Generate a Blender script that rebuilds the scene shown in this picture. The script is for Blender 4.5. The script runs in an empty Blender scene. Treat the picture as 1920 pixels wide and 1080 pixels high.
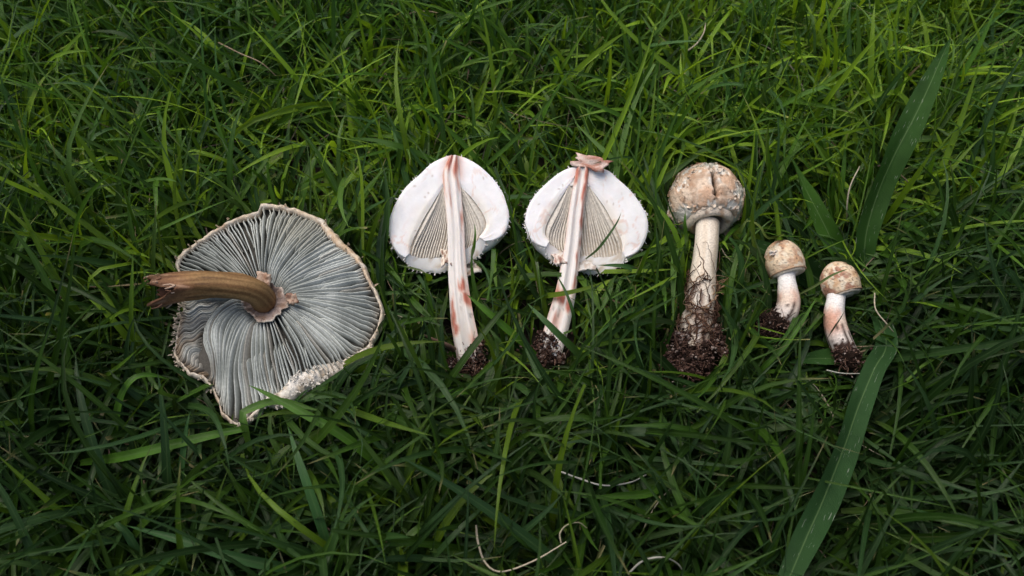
import bpy, math, random
import numpy as np
from mathutils import Vector

random.seed(7)
RNG = np.random.default_rng(11)
S = bpy.context.scene
COL = S.collection
PI = math.pi

# ------------------------------------------------------------------ camera
TILT = math.radians(28.0)
DIST = 0.66
FPX = 1651.0
TGT = np.array([0.0, 0.0, 0.045])
CAM = TGT + DIST * np.array([0.0, -math.sin(TILT), math.cos(TILT)])
cd = bpy.data.cameras.new("camera")
cam = bpy.data.objects.new("camera", cd)
COL.objects.link(cam)
cam.location = CAM
cam.rotation_euler = (TILT, 0, 0)
cd.sensor_width = 36.0
cd.lens = FPX / 1920 * 36.0
cd.clip_start = 0.01
cd.clip_end = 200
S.camera = cam
cd.dof.use_dof = True; cd.dof.focus_distance = .645; cd.dof.aperture_fstop = 9.0

# ------------------------------------------------------------------ light
SUN_EL, SUN_AZ = math.radians(62), math.radians(-38)      # azimuth measured from +Y (far side) towards +X
w = bpy.data.worlds.new("World"); S.world = w; w.use_nodes = True
nt = w.node_tree
bg = nt.nodes["Background"]
sky = nt.nodes.new("ShaderNodeTexSky")
sky.sky_type = 'NISHITA'; sky.sun_disc = False
sky.sun_elevation = SUN_EL; sky.sun_rotation = SUN_AZ
sky.air_density = 1.0; sky.dust_density = 6.0; sky.ozone_density = 1.0
nt.links.new(sky.outputs[0], bg.inputs[0])
bg.inputs[1].default_value = 0.066
sd = bpy.data.lights.new("sun", 'SUN'); sd.energy = 1.05; sd.angle = math.radians(60); sd.color = (1.0, 0.96, 0.90)
sun = bpy.data.objects.new("sun", sd); COL.objects.link(sun)
sdir = Vector((math.sin(SUN_AZ) * math.cos(SUN_EL), math.cos(SUN_AZ) * math.cos(SUN_EL), math.sin(SUN_EL)))
sun.rotation_euler = sdir.to_track_quat('Z', 'Y').to_euler()
sun.location = (0, 0, 3)
S.view_settings.view_transform = 'Standard'
S.view_settings.look = 'None'
S.view_settings.gamma = 1.0
S.view_settings.use_curve_mapping = False
S.view_settings.exposure = 0.95
S.cycles.max_bounces = 8
S.cycles.transmission_bounces = 4

# ------------------------------------------------------------------ maths helpers
ct, st = math.cos(TILT), math.sin(TILT)
def ray(px, py):
    px = np.asarray(px, float); py = np.asarray(py, float)
    x = (px - 960) / FPX; y = -(py - 540) / FPX; z = -np.ones_like(x)
    return np.stack([x, y * ct - z * st, y * st + z * ct], -1)
def W(px, py, z, k=0.0, y0=0.0):
    """photo point -> place on the plane height = z + k*(y-y0)"""
    d = ray(px, py)
    z = np.asarray(z, float)
    s = (z + k * (CAM[1] - y0) - CAM[2]) / (d[..., 2] - k * d[..., 1])
    return CAM + d * s[..., None]
def proj(P):
    d = P - CAM
    y = d[..., 1] * ct + d[..., 2] * st
    z = -d[..., 1] * st + d[..., 2] * ct
    return 960 + FPX * d[..., 0] / -z, 540 - FPX * y / -z
def cr(pts, n, closed=False):
    """Catmull-Rom through pts, n samples evenly by length"""
    p = np.asarray(pts, float)
    m = len(p)
    if closed: q = np.concatenate([p[-1:], p, p[:2]]); segs = m
    else: q = np.concatenate([2 * p[:1] - p[1:2], p, 2 * p[-1:] - p[-2:-1]]); segs = m - 1
    out = []
    for i in range(segs):
        a, b, c, d = q[i], q[i + 1], q[i + 2], q[i + 3]
        for t in np.linspace(0, 1, 24, endpoint=False):
            out.append(.5 * ((2 * b) + (c - a) * t + (2 * a - 5 * b + 4 * c - d) * t * t + (3 * b - a - 3 * c + d) * t ** 3))
    out.append(q[-2])
    out = np.array(out)
    L = np.concatenate([[0], np.cumsum(np.linalg.norm(np.diff(out, axis=0), axis=1))])
    s = np.linspace(0, L[-1], n + 1)[:-1] if closed else np.linspace(0, L[-1], n)
    return np.stack([np.interp(s, L, out[:, i]) for i in range(out.shape[1])], -1)
def _h(ix, iy, iz, seed):
    n = (ix * 374761393 + iy * 668265263 + iz * 2147483647 + seed * 1274126177) & 0xffffffff
    n = ((n ^ (n >> 13)) * 1274126177) & 0xffffffff
    n = n ^ (n >> 16)
    return (n & 0xffff) / 65535.0
def vnoise(P, seed=0):
    P = np.asarray(P, float)
    f = np.floor(P).astype(np.int64); t = P - f; t = t * t * (3 - 2 * t)
    r = 0
    for dx in (0, 1):
        for dy in (0, 1):
            for dz in (0, 1):
                wt = (t[..., 0] if dx else 1 - t[..., 0]) * (t[..., 1] if dy else 1 - t[..., 1]) * (t[..., 2] if dz else 1 - t[..., 2])
                r = r + wt * _h(f[..., 0] + dx, f[..., 1] + dy, f[..., 2] + dz, seed)
    return r
def fbm(P, seed=0, o=3):
    r, a, s = 0, .5, 0
    P = np.asarray(P, float)
    for i in range(o):
        r = r + a * vnoise(P * 2 ** i, seed + i * 17); s += a; a *= .5
    return r / s
def n1(x, seed=0): 
    x = np.asarray(x, float); return vnoise(np.stack([x, x * 0 + .37, x * 0 + .71], -1), seed)
def sstep(a, b, x):
    t = np.clip((np.asarray(x, float) - a) / (b - a), 0, 1); return t * t * (3 - 2 * t)
def mixc(a, b, t):
    t = np.asarray(t, float)[..., None]
    return np.asarray(a) * (1 - t) + np.asarray(b) * t
def lin(r, g, b):
    f = lambda c: (c / 255 / 12.92) if c / 255 <= .04045 else ((c / 255 + .055) / 1.055) ** 2.4
    return np.array([f(r), f(g), f(b)])
def unit(v): 
    v = np.asarray(v, float); return v / np.maximum(np.linalg.norm(v, axis=-1, keepdims=True), 1e-12)

# ------------------------------------------------------------------ mesh helpers
def mesh(name, V, F, col=None, uv=None, mat=None, smooth=True):
    V = np.ascontiguousarray(V, dtype=np.float32).reshape(-1, 3)
    me = bpy.data.meshes.new(name)
    Fs = F if isinstance(F, list) else [F]
    Fs = [np.asarray(f, dtype=np.int32) for f in Fs if len(f)]
    idx = np.concatenate([f.ravel() for f in Fs])
    tot = np.concatenate([np.full(len(f), f.shape[1], np.int32) for f in Fs])
    start = np.concatenate([[0], np.cumsum(tot)[:-1]]).astype(np.int32)
    me.vertices.add(len(V)); me.vertices.foreach_set("co", V.ravel())
    me.loops.add(len(idx)); me.loops.foreach_set("vertex_index", idx)
    me.polygons.add(len(tot)); me.polygons.foreach_set("loop_start", start)
    me.polygons.foreach_set("use_smooth", np.full(len(tot), smooth, bool))
    me.update(calc_edges=True)
    if col is not None:
        c = np.ones((len(V), 4), np.float32); c[:, :3] = np.asarray(col, np.float32).reshape(-1, 3) if np.ndim(col) > 1 else col
        a = me.color_attributes.new("Col", 'FLOAT_COLOR', 'POINT'); a.data.foreach_set("color", c.ravel())
    if uv is not None:
        a = me.attributes.new("buv", 'FLOAT2', 'POINT'); a.data.foreach_set("vector", np.ascontiguousarray(uv, np.float32).ravel())
    if mat: me.materials.append(mat)
    return me
def link(name, me, parent=None, origin=None):
    o = bpy.data.objects.new(name, me); COL.objects.link(o)
    if parent is not None:
        o.parent = parent
    elif origin is not None:
        o.location = origin
    return o
def part(name, V, F, mat, parent, col=None, uv=None, smooth=True, label=None, kind=None):
    """a part of a thing: world-space vertices, stored relative to the thing"""
    org = np.zeros(3); p = parent
    while p is not None:
        org = org + np.array(p.location); p = p.parent
    o = link(name, mesh(name, np.asarray(V).reshape(-1, 3) - org, F, col, uv, mat, smooth), parent)
    if label: o['label'] = label
    if kind: o['kind'] = kind
    return o
def thing(name, label, cat, loc, group=None):
    o = bpy.data.objects.new(name, None); COL.objects.link(o)
    o.empty_display_size = .02
    o.location = [float(c) for c in loc]; o['label'] = label; o['category'] = cat
    if group: o['group'] = group
    return o
def solo(name, V, F, mat, label, cat, col=None, uv=None, group=None):
    V = np.asarray(V).reshape(-1, 3)
    org = np.array([V[:, 0].mean(), V[:, 1].mean(), V[:, 2].min()])
    o = link(name, mesh(name, V - org, F, col, uv, mat), None, [float(c) for c in org])
    o['label'] = label; o['category'] = cat
    if group: o['group'] = group
    return o
def gridF(nu, nv, cu=False, off=0, flip=False):
    """quads of a (nu x nv) vertex grid; cu wraps the first index"""
    i = np.arange(nu if cu else nu - 1)[:, None]; j = np.arange(nv - 1)[None, :]
    a = i * nv + j; b = ((i + 1) % nu) * nv + j
    q = np.stack([a, b, b + 1, a + 1], -1).reshape(-1, 4) + off
    return q[:, ::-1] if flip else q
class Acc:
    """collects several grids in one mesh"""
    def __init__(s): s.V = []; s.F = {}; s.C = []; s.U = []; s.n = 0
    def add(s, V, F, C=None, U=None):
        V = np.asarray(V, float).reshape(-1, 3); F = np.asarray(F)
        s.V.append(V); s.F.setdefault(F.shape[1], []).append(F + s.n)
        C = np.asarray(C if C is not None else (1, 1, 1), float)
        s.C.append(np.broadcast_to(C, (len(V), 3)) if C.ndim == 1 else C.reshape(-1, 3))
        s.U.append(np.asarray(U).reshape(-1, 2) if U is not None else np.zeros((len(V), 2)))
        s.n += len(V)
    def out(s): return np.concatenate(s.V), [np.concatenate(f) for f in s.F.values()], np.concatenate(s.C), np.concatenate(s.U)
def frames(P):
    T = unit(np.gradient(P, axis=0)); N = np.zeros_like(T)
    a = np.array([0, 0, 1.]) if abs(T[0, 2]) < .8 else np.array([1., 0, 0])
    n = unit(a - T[0] * np.dot(a, T[0]))
    for i in range(len(T)):
        n = unit(n - T[i] * np.dot(n, T[i])); N[i] = n
    return T, N, np.cross(T, N)
def tube(P, R, ns=10, closed_end=True):
    P = np.asarray(P, float); R = np.broadcast_to(np.asarray(R, float), (len(P),))
    T, N, B = frames(P)
    a = np.linspace(0, 2 * PI, ns, endpoint=False)
    V = P[:, None] + R[:, None, None] * (np.cos(a)[None, :, None] * N[:, None] + np.sin(a)[None, :, None] * B[:, None])
    V = V.transpose(1, 0, 2)                          # ns x len
    return V, gridF(ns, len(P), cu=True)
t_ = (1 + 5 ** .5) / 2
ICO_V = unit(np.array([(-1, t_, 0), (1, t_, 0), (-1, -t_, 0), (1, -t_, 0), (0, -1, t_), (0, 1, t_), (0, -1, -t_), (0, 1, -t_), (t_, 0, -1), (t_, 0, 1), (-t_, 0, -1), (-t_, 0, 1)]))
ICO_F = np.array([(0, 11, 5), (0, 5, 1), (0, 1, 7), (0, 7, 10), (0, 10, 11), (1, 5, 9), (5, 11, 4), (11, 10, 2), (10, 7, 6), (7, 1, 8), (3, 9, 4), (3, 4, 2), (3, 2, 6), (3, 6, 8), (3, 8, 9), (4, 9, 5), (2, 4, 11), (6, 2, 10), (8, 6, 7), (9, 8, 1)])

# ------------------------------------------------------------------ materials
def nodes(name):
    m = bpy.data.materials.new(name); m.use_nodes = True
    n = m.node_tree.nodes; l = m.node_tree.links
    return m, n, l, n["Principled BSDF"], n["Material Output"]
def N(n, t, **k):
    x = n.new(t)
    for a, b in k.items(): setattr(x, a, b)
    return x
def vmat(name, rough=.7, spec=.25, nscale=400, namt=.35, bump=.3, bscale=900, sss=0.0, transl=0.0, bdist=.0006):
    """own colour from the mesh's Col attribute, fine mottling and relief from noise"""
    m, n, l, b, out = nodes(name)
    at = N(n, "ShaderNodeAttribute", attribute_name="Col")
    tc = N(n, "ShaderNodeTexCoord")
    no = N(n, "ShaderNodeTexNoise"); no.inputs["Scale"].default_value = nscale; no.inputs["Detail"].default_value = 4
    l.new(tc.outputs["Object"], no.inputs["Vector"])
    mr = N(n, "ShaderNodeMapRange"); mr.inputs["From Min"].default_value = .25; mr.inputs["From Max"].default_value = .75
    mr.inputs["To Min"].default_value = 1 - namt; mr.inputs["To Max"].default_value = 1 + namt * .5
    l.new(no.outputs["Fac"], mr.inputs["Value"])
    mx = N(n, "ShaderNodeVectorMath", operation='SCALE'); l.new(at.outputs["Color"], mx.inputs[0]); l.new(mr.outputs["Result"], mx.inputs["Scale"])
    l.new(mx.outputs[0], b.inputs["Base Color"])
    b.inputs["Roughness"].default_value = rough; b.inputs["Specular IOR Level"].default_value = spec
    n2 = N(n, "ShaderNodeTexNoise"); n2.inputs["Scale"].default_value = bscale; n2.inputs["Detail"].default_value = 3
    l.new(tc.outputs["Object"], n2.inputs["Vector"])
    bp = N(n, "ShaderNodeBump"); bp.inputs["Strength"].default_value = bump; bp.inputs["Distance"].default_value = bdist
    l.new(n2.outputs["Fac"], bp.inputs["Height"]); l.new(bp.outputs["Normal"], b.inputs["Normal"])
    if sss > 0:
        b.inputs["Subsurface Weight"].default_value = sss; b.inputs["Subsurface Radius"].default_value = (.004, .003, .002); b.inputs["Subsurface Scale"].default_value = .6
    if transl > 0:
        tr = N(n, "ShaderNodeBsdfTranslucent"); l.new(mx.outputs[0], tr.inputs["Color"])
        ms = N(n, "ShaderNodeMixShader"); ms.inputs[0].default_value = transl
        l.new(b.outputs[0], ms.inputs[1]); l.new(tr.outputs[0], ms.inputs[2]); l.new(ms.outputs[0], out.inputs[0])
    return m
M_GILL = vmat("gill", .75, .2, 500, .25, .2, 900, transl=.12)
M_FLESH = vmat("flesh", .5, .35, 250, .05, .2, 700, sss=.25, bdist=.0008)
M_SKIN = vmat("cap_skin", .7, .25, 500, .25, .6, 700, bdist=.001)
M_STEM = vmat("stem", .65, .2, 700, .3, .4, 900)
M_SOIL = vmat("soil_crumbs", .95, .1, 1200, .4, .8, 2500)
M_ROOT = vmat("root", .85, .15, 900, .3, .4, 1500)
M_STRAW = vmat("straw", .55, .35, 500, .3, .3, 1200, transl=.15)

def leafmat(name, stripes, transl=.35, rough=.45, scrape=0.0, spec=.32):
    """leaf blade: colour from Col, fine parallel veins, paler midrib, translucent"""
    m, n, l, b, out = nodes(name)
    at = N(n, "ShaderNodeAttribute", attribute_name="Col")
    uv = N(n, "ShaderNodeAttribute", attribute_name="buv")
    sp = N(n, "ShaderNodeSeparateXYZ"); l.new(uv.outputs["Vector"], sp.inputs[0])
    tc = N(n, "ShaderNodeTexCoord")
    # veins
    mu = N(n, "ShaderNodeMath", operation='MULTIPLY'); l.new(sp.outputs[0], mu.inputs[0]); mu.inputs[1].default_value = stripes * PI * 2
    sn = N(n, "ShaderNodeMath", operation='SINE'); l.new(mu.outputs[0], sn.inputs[0])
    no = N(n, "ShaderNodeTexNoise"); no.inputs["Scale"].default_value = 90; no.inputs["Detail"].default_value = 4
    l.new(tc.outputs["Object"], no.inputs["Vector"])
    # brightness = 1 + .1*vein + .4*(noise-.5)
    a1 = N(n, "ShaderNodeMath", operation='MULTIPLY_ADD'); l.new(sn.outputs[0], a1.inputs[0]); a1.inputs[1].default_value = .10; a1.inputs[2].default_value = .78
    a2 = N(n, "ShaderNodeMath", operation='MULTIPLY_ADD'); l.new(no.outputs["Fac"], a2.inputs[0]); a2.inputs[1].default_value = .44; l.new(a1.outputs[0], a2.inputs[2])
    sc = N(n, "ShaderNodeVectorMath", operation='SCALE'); l.new(at.outputs["Color"], sc.inputs[0]); l.new(a2.outputs[0], sc.inputs["Scale"])
    # midrib: paler near u = 0
    ab = N(n, "ShaderNodeMath", operation='ABSOLUTE'); l.new(sp.outputs[0], ab.inputs[0])
    mr = N(n, "ShaderNodeMapRange"); mr.inputs["From Min"].default_value = .0; mr.inputs["From Max"].default_value = .07 if scrape else .2
    mr.inputs["To Min"].default_value = .6 if scrape else .22; mr.inputs["To Max"].default_value = 0; l.new(ab.outputs[0], mr.inputs["Value"])
    mx = N(n, "ShaderNodeMix", data_type='RGBA'); l.new(mr.outputs[0], mx.inputs["Factor"]); l.new(sc.outputs[0], mx.inputs["A"])
    mx.inputs["B"].default_value = (.16, .26, .10, 1)
    colout = mx.outputs["Result"]
    if scrape:
        cb = N(n, "ShaderNodeCombineXYZ")
        m1 = N(n, "ShaderNodeMath", operation='MULTIPLY'); l.new(sp.outputs[0], m1.inputs[0]); m1.inputs[1].default_value = 9
        m2 = N(n, "ShaderNodeMath", operation='MULTIPLY'); l.new(sp.outputs[1], m2.inputs[0]); m2.inputs[1].default_value = 22
        l.new(m1.outputs[0], cb.inputs[0]); l.new(m2.outputs[0], cb.inputs[1])
        ns = N(n, "ShaderNodeTexNoise"); ns.inputs["Scale"].default_value = 1.0; ns.inputs["Detail"].default_value = 3; l.new(cb.outputs[0], ns.inputs["Vector"])
        mk = N(n, "ShaderNodeMapRange"); mk.inputs["From Min"].default_value = scrape; mk.inputs["From Max"].default_value = scrape + .04
        mk.inputs["To Max"].default_value = .55
        l.new(ns.outputs["Fac"], mk.inputs["Value"])
        mz = N(n, "ShaderNodeMix", data_type='RGBA'); l.new(mk.outputs[0], mz.inputs["Factor"]); l.new(colout, mz.inputs["A"]); mz.inputs["B"].default_value = (.45, .5, .42, 1)
        colout = mz.outputs["Result"]
    l.new(colout, b.inputs["Base Color"])
    b.inputs["Roughness"].default_value = rough; b.inputs["Specular IOR Level"].default_value = spec
    bp = N(n, "ShaderNodeBump"); bp.inputs["Strength"].default_value = .35; bp.inputs["Distance"].default_value = .0004
    l.new(sn.outputs[0], bp.inputs["Height"]); l.new(bp.outputs["Normal"], b.inputs["Normal"])
    tr = N(n, "ShaderNodeBsdfTranslucent")
    tm = N(n, "ShaderNodeVectorMath", operation='MULTIPLY'); l.new(colout, tm.inputs[0]); tm.inputs[1].default_value = (1.25, 1.15, .5)
    l.new(tm.outputs[0], tr.inputs["Color"])
    ms = N(n, "ShaderNodeMixShader"); ms.inputs[0].default_value = transl
    l.new(b.outputs[0], ms.inputs[1]); l.new(tr.outputs[0], ms.inputs[2]); l.new(ms.outputs[0], out.inputs[0])
    return m
M_GRASS = leafmat("grass_blade", 4, transl=.33, rough=.34, spec=.33)
M_BROAD = leafmat("broad_leaf", 11, transl=.3, scrape=.66, rough=.5, spec=.1)

m_ground, n, l, b, out = nodes("soil")
tc = N(n, "ShaderNodeTexCoord")
no = N(n, "ShaderNodeTexNoise"); no.inputs["Scale"].default_value = 60; no.inputs["Detail"].default_value = 8; l.new(tc.outputs["Object"], no.inputs["Vector"])
rp = N(n, "ShaderNodeValToRGB"); rp.color_ramp.elements[0].position = .3; rp.color_ramp.elements[0].color = (.010, .007, .005, 1)
rp.color_ramp.elements[1].position = .75; rp.color_ramp.elements[1].color = (.042, .030, .020, 1)
l.new(no.outputs["Fac"], rp.inputs["Fac"]); l.new(rp.outputs["Color"], b.inputs["Base Color"]); b.inputs["Roughness"].default_value = .95
bp = N(n, "ShaderNodeBump"); bp.inputs["Distance"].default_value = .004; l.new(no.outputs["Fac"], bp.inputs["Height"]); l.new(bp.outputs["Normal"], b.inputs["Normal"])
M_GROUND = m_ground

# ------------------------------------------------------------------ ground
gx = np.concatenate([[-40, -10, -3], np.linspace(-1.6, 1.6, 129), [3, 10, 40]])
GX, GY = np.meshgrid(gx, gx, indexing='ij')
GZ = (fbm(np.stack([GX * 9, GY * 9, GX * 0], -1), 5) - .5) * .012 + (fbm(np.stack([GX * 40, GY * 40, GX * 0], -1), 6) - .5) * .008
GZ *= np.maximum(np.abs(GX), np.abs(GY)) < 1.7
go = link("ground", mesh("ground", np.stack([GX, GY, GZ], -1), gridF(len(gx), len(gx)), mat=M_GROUND)); go['kind'] = 'structure'

# masks in which tall grass may not stand in front of what lies there (used only to decide where blades grow)
MASKS = []
def mask(poly, z, k=0.0, y0=0.0): MASKS.append((np.asarray(poly, float), z, k, y0))

# soil crumbs stuck to a stem base
def soil(parent, pts, spread, n, size=(.0006, .0022), seed=0, core=None, dark=1.0, scatter=.10):
    r = np.random.default_rng(seed)
    pts = np.asarray(pts, float)
    a = Acc()
    if core is not None:
        for c, rad in core:
            th = np.linspace(0, 2 * PI, 14, endpoint=False); ph = np.linspace(.05, PI - .05, 9)
            D = np.stack([np.sin(ph)[None] * np.cos(th)[:, None], np.sin(ph)[None] * np.sin(th)[:, None], np.cos(ph)[None] + 0 * th[:, None]], -1)
            rr = rad * (.35 + 1.15 * fbm(D * 2.5 + seed, seed))
            a.add(np.asarray(c) + D * rr[..., None], gridF(14, 9, cu=True), np.array([.022, .013, .010]) * dark)
    k = r.integers(0, len(pts), n)
    d = unit(r.normal(size=(n, 3)))
    rad = np.asarray(spread) if np.ndim(spread) == 0 else np.asarray(spread)[k][:, None]
    c = pts[k] + d * rad * r.uniform(.55, 1.08, (n, 1))
    loose = r.random(n) < scatter
    c = c + np.where(loose[:, None], r.normal(0, 1, (n, 3)) * np.array([1.0, 1.0, .25]) * rad * 1.0, 0)
    s = np.exp(r.uniform(math.log(size[0]), math.log(size[1]), n))
    base = np.array([[.050, .027, .022], [.095, .056, .046], [.17, .115, .10], [.022, .013, .011], [.36, .29, .26]])
    ci = r.choice(5, n, p=[.32, .28, .18, .12, .10])
    V = c[:, None] + ICO_V[None] * s[:, None, None] * r.uniform(.55, 1.35, (n, 12, 1))
    F = (ICO_F[None] + np.arange(n)[:, None, None] * 12).reshape(-1, 3)
    a.add(V, F, np.repeat(base[ci] * r.uniform(.7, 1.2, (n, 1)) * dark, 12, 0))
    for i in range(int(n * .28)):               # root hairs and straw bits in the clump
        k_ = r.integers(0, len(pts)); rd = spread if np.ndim(spread) == 0 else spread[k_]
        p0 = pts[k_] + unit(r.normal(size=3)) * rd * r.uniform(.5, 1.0); d_ = r.normal(0, 1, 3) * rd * .55
        V, F = tube(cr([p0, p0 + d_ * .5 + r.normal(0, .15 * rd, 3), p0 + d_ + r.normal(0, .2 * rd, 3)], 7), r.uniform(.00012, .0003), 3)
        a.add(V, F, np.array([.17, .10, .075]) * r.uniform(.4, 2.0))
    V, F, C, U = a.out()
    return part("soil", V, F, M_SOIL, parent, C, smooth=False, kind='stuff')

def strands(name, mat, parent, paths, rad, cols, ns=4, kind='stuff', label=None):
    a = Acc()
    for p, rr, c in zip(paths, rad, cols):
        V, F = tube(p, rr * np.linspace(1, .5, len(p)), ns); a.add(V, F, c)
    V, F, C, U = a.out()
    return part(name, V, F, mat, parent, C, kind=kind, label=label)

def crumple(name, parent, mat, c, u, v, nu=10, nv=8, amp=.002, seed=0, col_a=(.75, .7, .62), col_b=(.3, .18, .12), thick=.0008, curl=0.0, label=None, holes=.7):
    """ragged crumpled scrap of skin or veil with thickness"""
    c, u, v = (np.asarray(q, float) for q in (c, u, v))
    nrm = unit(np.cross(u, v))
    s, t = np.meshgrid(np.linspace(-1, 1, nu), np.linspace(-1, 1, nv), indexing='ij')
    a = np.arctan2(t, s); r0 = np.maximum(abs(s), abs(t))
    rg = 1 + holes * ((n1(a * 1.9 + 9, seed) - .5) * 1.3 + (n1(a * 5 + 9, seed + 1) - .5) * .7) * r0
    P = c + (s * rg)[..., None] * u + (t * rg)[..., None] * v
    h = amp * (fbm(np.stack([s * 1.7, t * 1.7, s * 0 + seed], -1), seed) - .5) * 2 + curl * (s * s)
    top = P + (h + thick * .5)[..., None] * nrm; bot = P + (h - thick * .5)[..., None] * nrm
    C = mixc(col_a, col_b, sstep(.4, .62, fbm(np.stack([s * 2.5, t * 2.5, s * 0 + seed + 3.3], -1), seed + 2)))
    ac = Acc(); ac.add(top, gridF(nu, nv), C); ac.add(bot, gridF(nu, nv, flip=True), C * .8)
    bi = [i * nv for i in range(nu)] + [(nu - 1) * nv + j for j in range(1, nv)] + [i * nv + nv - 1 for i in range(nu - 2, -1, -1)] + [j for j in range(nv - 2, 0, -1)]
    bi = np.array(bi); nb = np.roll(bi, -1); m = nu * nv
    V, F, C, U = ac.out()
    F = F + [np.stack([bi, bi + m, nb + m, nb], -1)]
    return part(name, V, F, mat, parent, C, label=label)

# ================================================================== 1. large open mushroom, gills up
def big_mushroom():
    fx = lambda x: 260 + np.asarray(x) / 2.348
    fy = lambda y: 350 + np.asarray(y) / 2.348
    OUT = np.array([(545, 52), (640, 60), (720, 84), (800, 115), (850, 172), (900, 228), (962, 290), (1000, 350), (1025, 410), (1056, 470), (1076, 545), (1052, 630), (1003, 700), (930, 762), (850, 812), (780, 852), (702, 905), (640, 952), (600, 964), (560, 962), (515, 990), (450, 1032), (400, 1028), (338, 976), (312, 900), (265, 835), (185, 795), (140, 720), (145, 640), (155, 560), (168, 500), (150, 420), (148, 365), (155, 305), (182, 280), (260, 228), (350, 168), (430, 118), (520, 86), (532, 60)], float)
    full = np.stack([fx(OUT[:, 0]), fy(OUT[:, 1])], -1)
    mask(full, .050)
    ZR = .054
    NA = 240
    rim = W(full[:, 0], full[:, 1], np.full(len(full), ZR))
    C = W(fx(556), fy(500), ZR - .008)
    root = thing("mushroom", "large open mushroom turned gills up, grey gills, brown torn stem pointing left", "mushroom", (C[0], C[1], .012), "picked mushrooms laid in a row on the grass")
    rim = cr(rim, 900, closed=True)
    ang = np.arctan2(rim[:, 1] - C[1], rim[:, 0] - C[0]); rad = np.hypot(rim[:, 0] - C[0], rim[:, 1] - C[1])
    o = np.argsort(ang); ang, rad = ang[o], rad[o]
    def R(th):
        th = (np.asarray(th) + PI) % (2 * PI) - PI
        return np.interp(th, np.concatenate([ang - 2 * PI, ang, ang + 2 * PI]), np.tile(rad, 3))
    adiff = lambda a, b: (np.asarray(a) - b + PI) % (2 * PI) - PI
    TH_FOLD = math.radians(-122)             # the deep fold at lower left
    A0, A1, E0, E1 = 186.0, 252.0, 243.0, 259.0          # gills leaving the stem to the lower left sweep round into the bottom lobe
    def warp(th, s):
        s = np.asarray(s); d = np.degrees(th) % 360
        reg = sstep(A0 - .01, A0 + .01, d) * (1 - sstep(A1, A1 + 34, d))
        end = E0 + (np.clip(d, A0, A1) - A0) / (A1 - A0) * (E1 - E0) - np.clip(d, A0, A1)
        sw = np.radians(end) * sstep(.22, .93, s) * reg
        return sw + (1 - reg) * (.12 * np.sin(3 * th + 1) * (s - .5) + .055 * np.sin(7 * th) * s * (s - .4))
    sb_s = np.linspace(.2, .95, 60); sb_a = A0 + (E0 - A0) * sstep(.22, .93, sb_s)
    def s_edge(deg_): return np.interp(deg_, sb_a, sb_s)          # where the left lobe begins
    def zg(th, s):
        s = np.asarray(s)
        z = ZR - .008 + .012 * np.sin(PI * np.clip(s, 0, 1) ** .9) - .001 * s + .004 * s ** 3
        z = z + .0035 * np.sin(3 * th + .6) * s ** 2
        z = z + .004 * np.exp(-(adiff(th, math.radians(-135)) / .4) ** 2) * np.sin(PI * np.clip(s, 0, 1))
        z = z - .012 * np.exp(-(adiff(th, math.radians(-105)) / .28) ** 2) * sstep(.55, 1, s)     # lobe hanging down
        z = z - .003 * np.exp(-(adiff(th, math.radians(175)) / .2) ** 2) * sstep(.4, 1, s)
        z = z + .003 * (fbm(np.stack([np.cos(th) * s * 4, np.sin(th) * s * 4, s * 0], -1), 3) - .5)
        return z
    def depth(s): return .0115 * np.sin(PI * np.clip((s - .05) / .98, 0, 1)) ** .6 + .001
    # --- gills
    r = np.random.default_rng(5)
    n_long = 88
    specs = []
    base = np.linspace(0, 2 * PI, n_long, endpoint=False) + r.normal(0, .007, n_long)
    base = base + .050 * (n1(base * 4.6, 14) - .5) + .030 * (n1(base * 9.5, 15) - .5)
    for i, a in enumerate(base):
        specs.append((a, .15, 1.0))
        gap = 2 * PI / n_long
        if not (A0 < np.degrees(a) % 360 < A1 + 10): specs.append((a + gap * (.5 + r.normal(0, .06)), r.choice([.34, .46, .6]), .85))
    for dl in np.arange(176.0, 242.0, 1.75):                        # gills of the left lobe, set at an angle to the others
        specs.append((math.radians(dl + r.normal(0, .4)) - 2 * PI, float(s_edge(dl)) + .025, 2.0))
    for i, (a, s0, hs) in enumerate(specs):
        zoff = r.uniform(-.0022, .0006)
        s = np.linspace(s0, .955 + r.uniform(-.01, .02), 15)
        lobe = hs > 1.5; hs = min(hs, 1.0)
        if lobe: s = np.linspace(min(s0, .86), .965, 15)
        th = a + (warp(a, s) if not lobe else .16 * (s - .95) + .03 * np.sin(s * 30 + a * 6)) + .030 * (n1(s * 4 + a * 5, 4) - .5) * 2 * s + .016 * (n1(s * 7 + i * 1.31, 7) - .5) * 2 * s + .016 * np.sin(s * 46 + a * 9) * sstep(.72, 1, s) * (1 if abs(adiff(a, PI / 2)) < 1 else .45)
        rr = R(th) * s
        dd = depth(s) * hs
        fade = sstep(0, .12, s - s0) * .85 + .15
        ztop = zg(th, s) - (1 - fade) * dd - (1 - hs) * .004 - (.0085 * (1 - sstep(s[0], .985, s)) if lobe else 0) + .0008 * (n1(s * 6 + i * 1.7, 9) - .5) + zoff * np.sin(PI * np.clip((s - s0) / (1 - s0), 0, 1))
        zbot = zg(th, s) - depth(s) - .0015
        P = np.stack([C[0] + rr * np.cos(th), C[1] + rr * np.sin(th)], -1)
        T = unit(np.gradient(P, axis=0)); L = np.stack([-T[:, 1], T[:, 0]], -1)
        lean = (.0020 * np.sin(2 * a + 2.2) + .0034 * (n1(np.array([a * 6.5]), 8)[0] - .5) * 2) * np.ones(len(s)) * np.sin(PI * np.clip(s, 0, 1))
        hw = .00030 + .00014 * s
        def rowp(side, z, ln): return np.concatenate([P + L * (side * hw + ln)[:, None], z[:, None]], -1)
        rows = np.stack([rowp(-1.3, zbot, 0 * s), rowp(-.9, ztop, lean), rowp(.9, ztop, lean), rowp(1.3, zbot, 0 * s)], 0)
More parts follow.
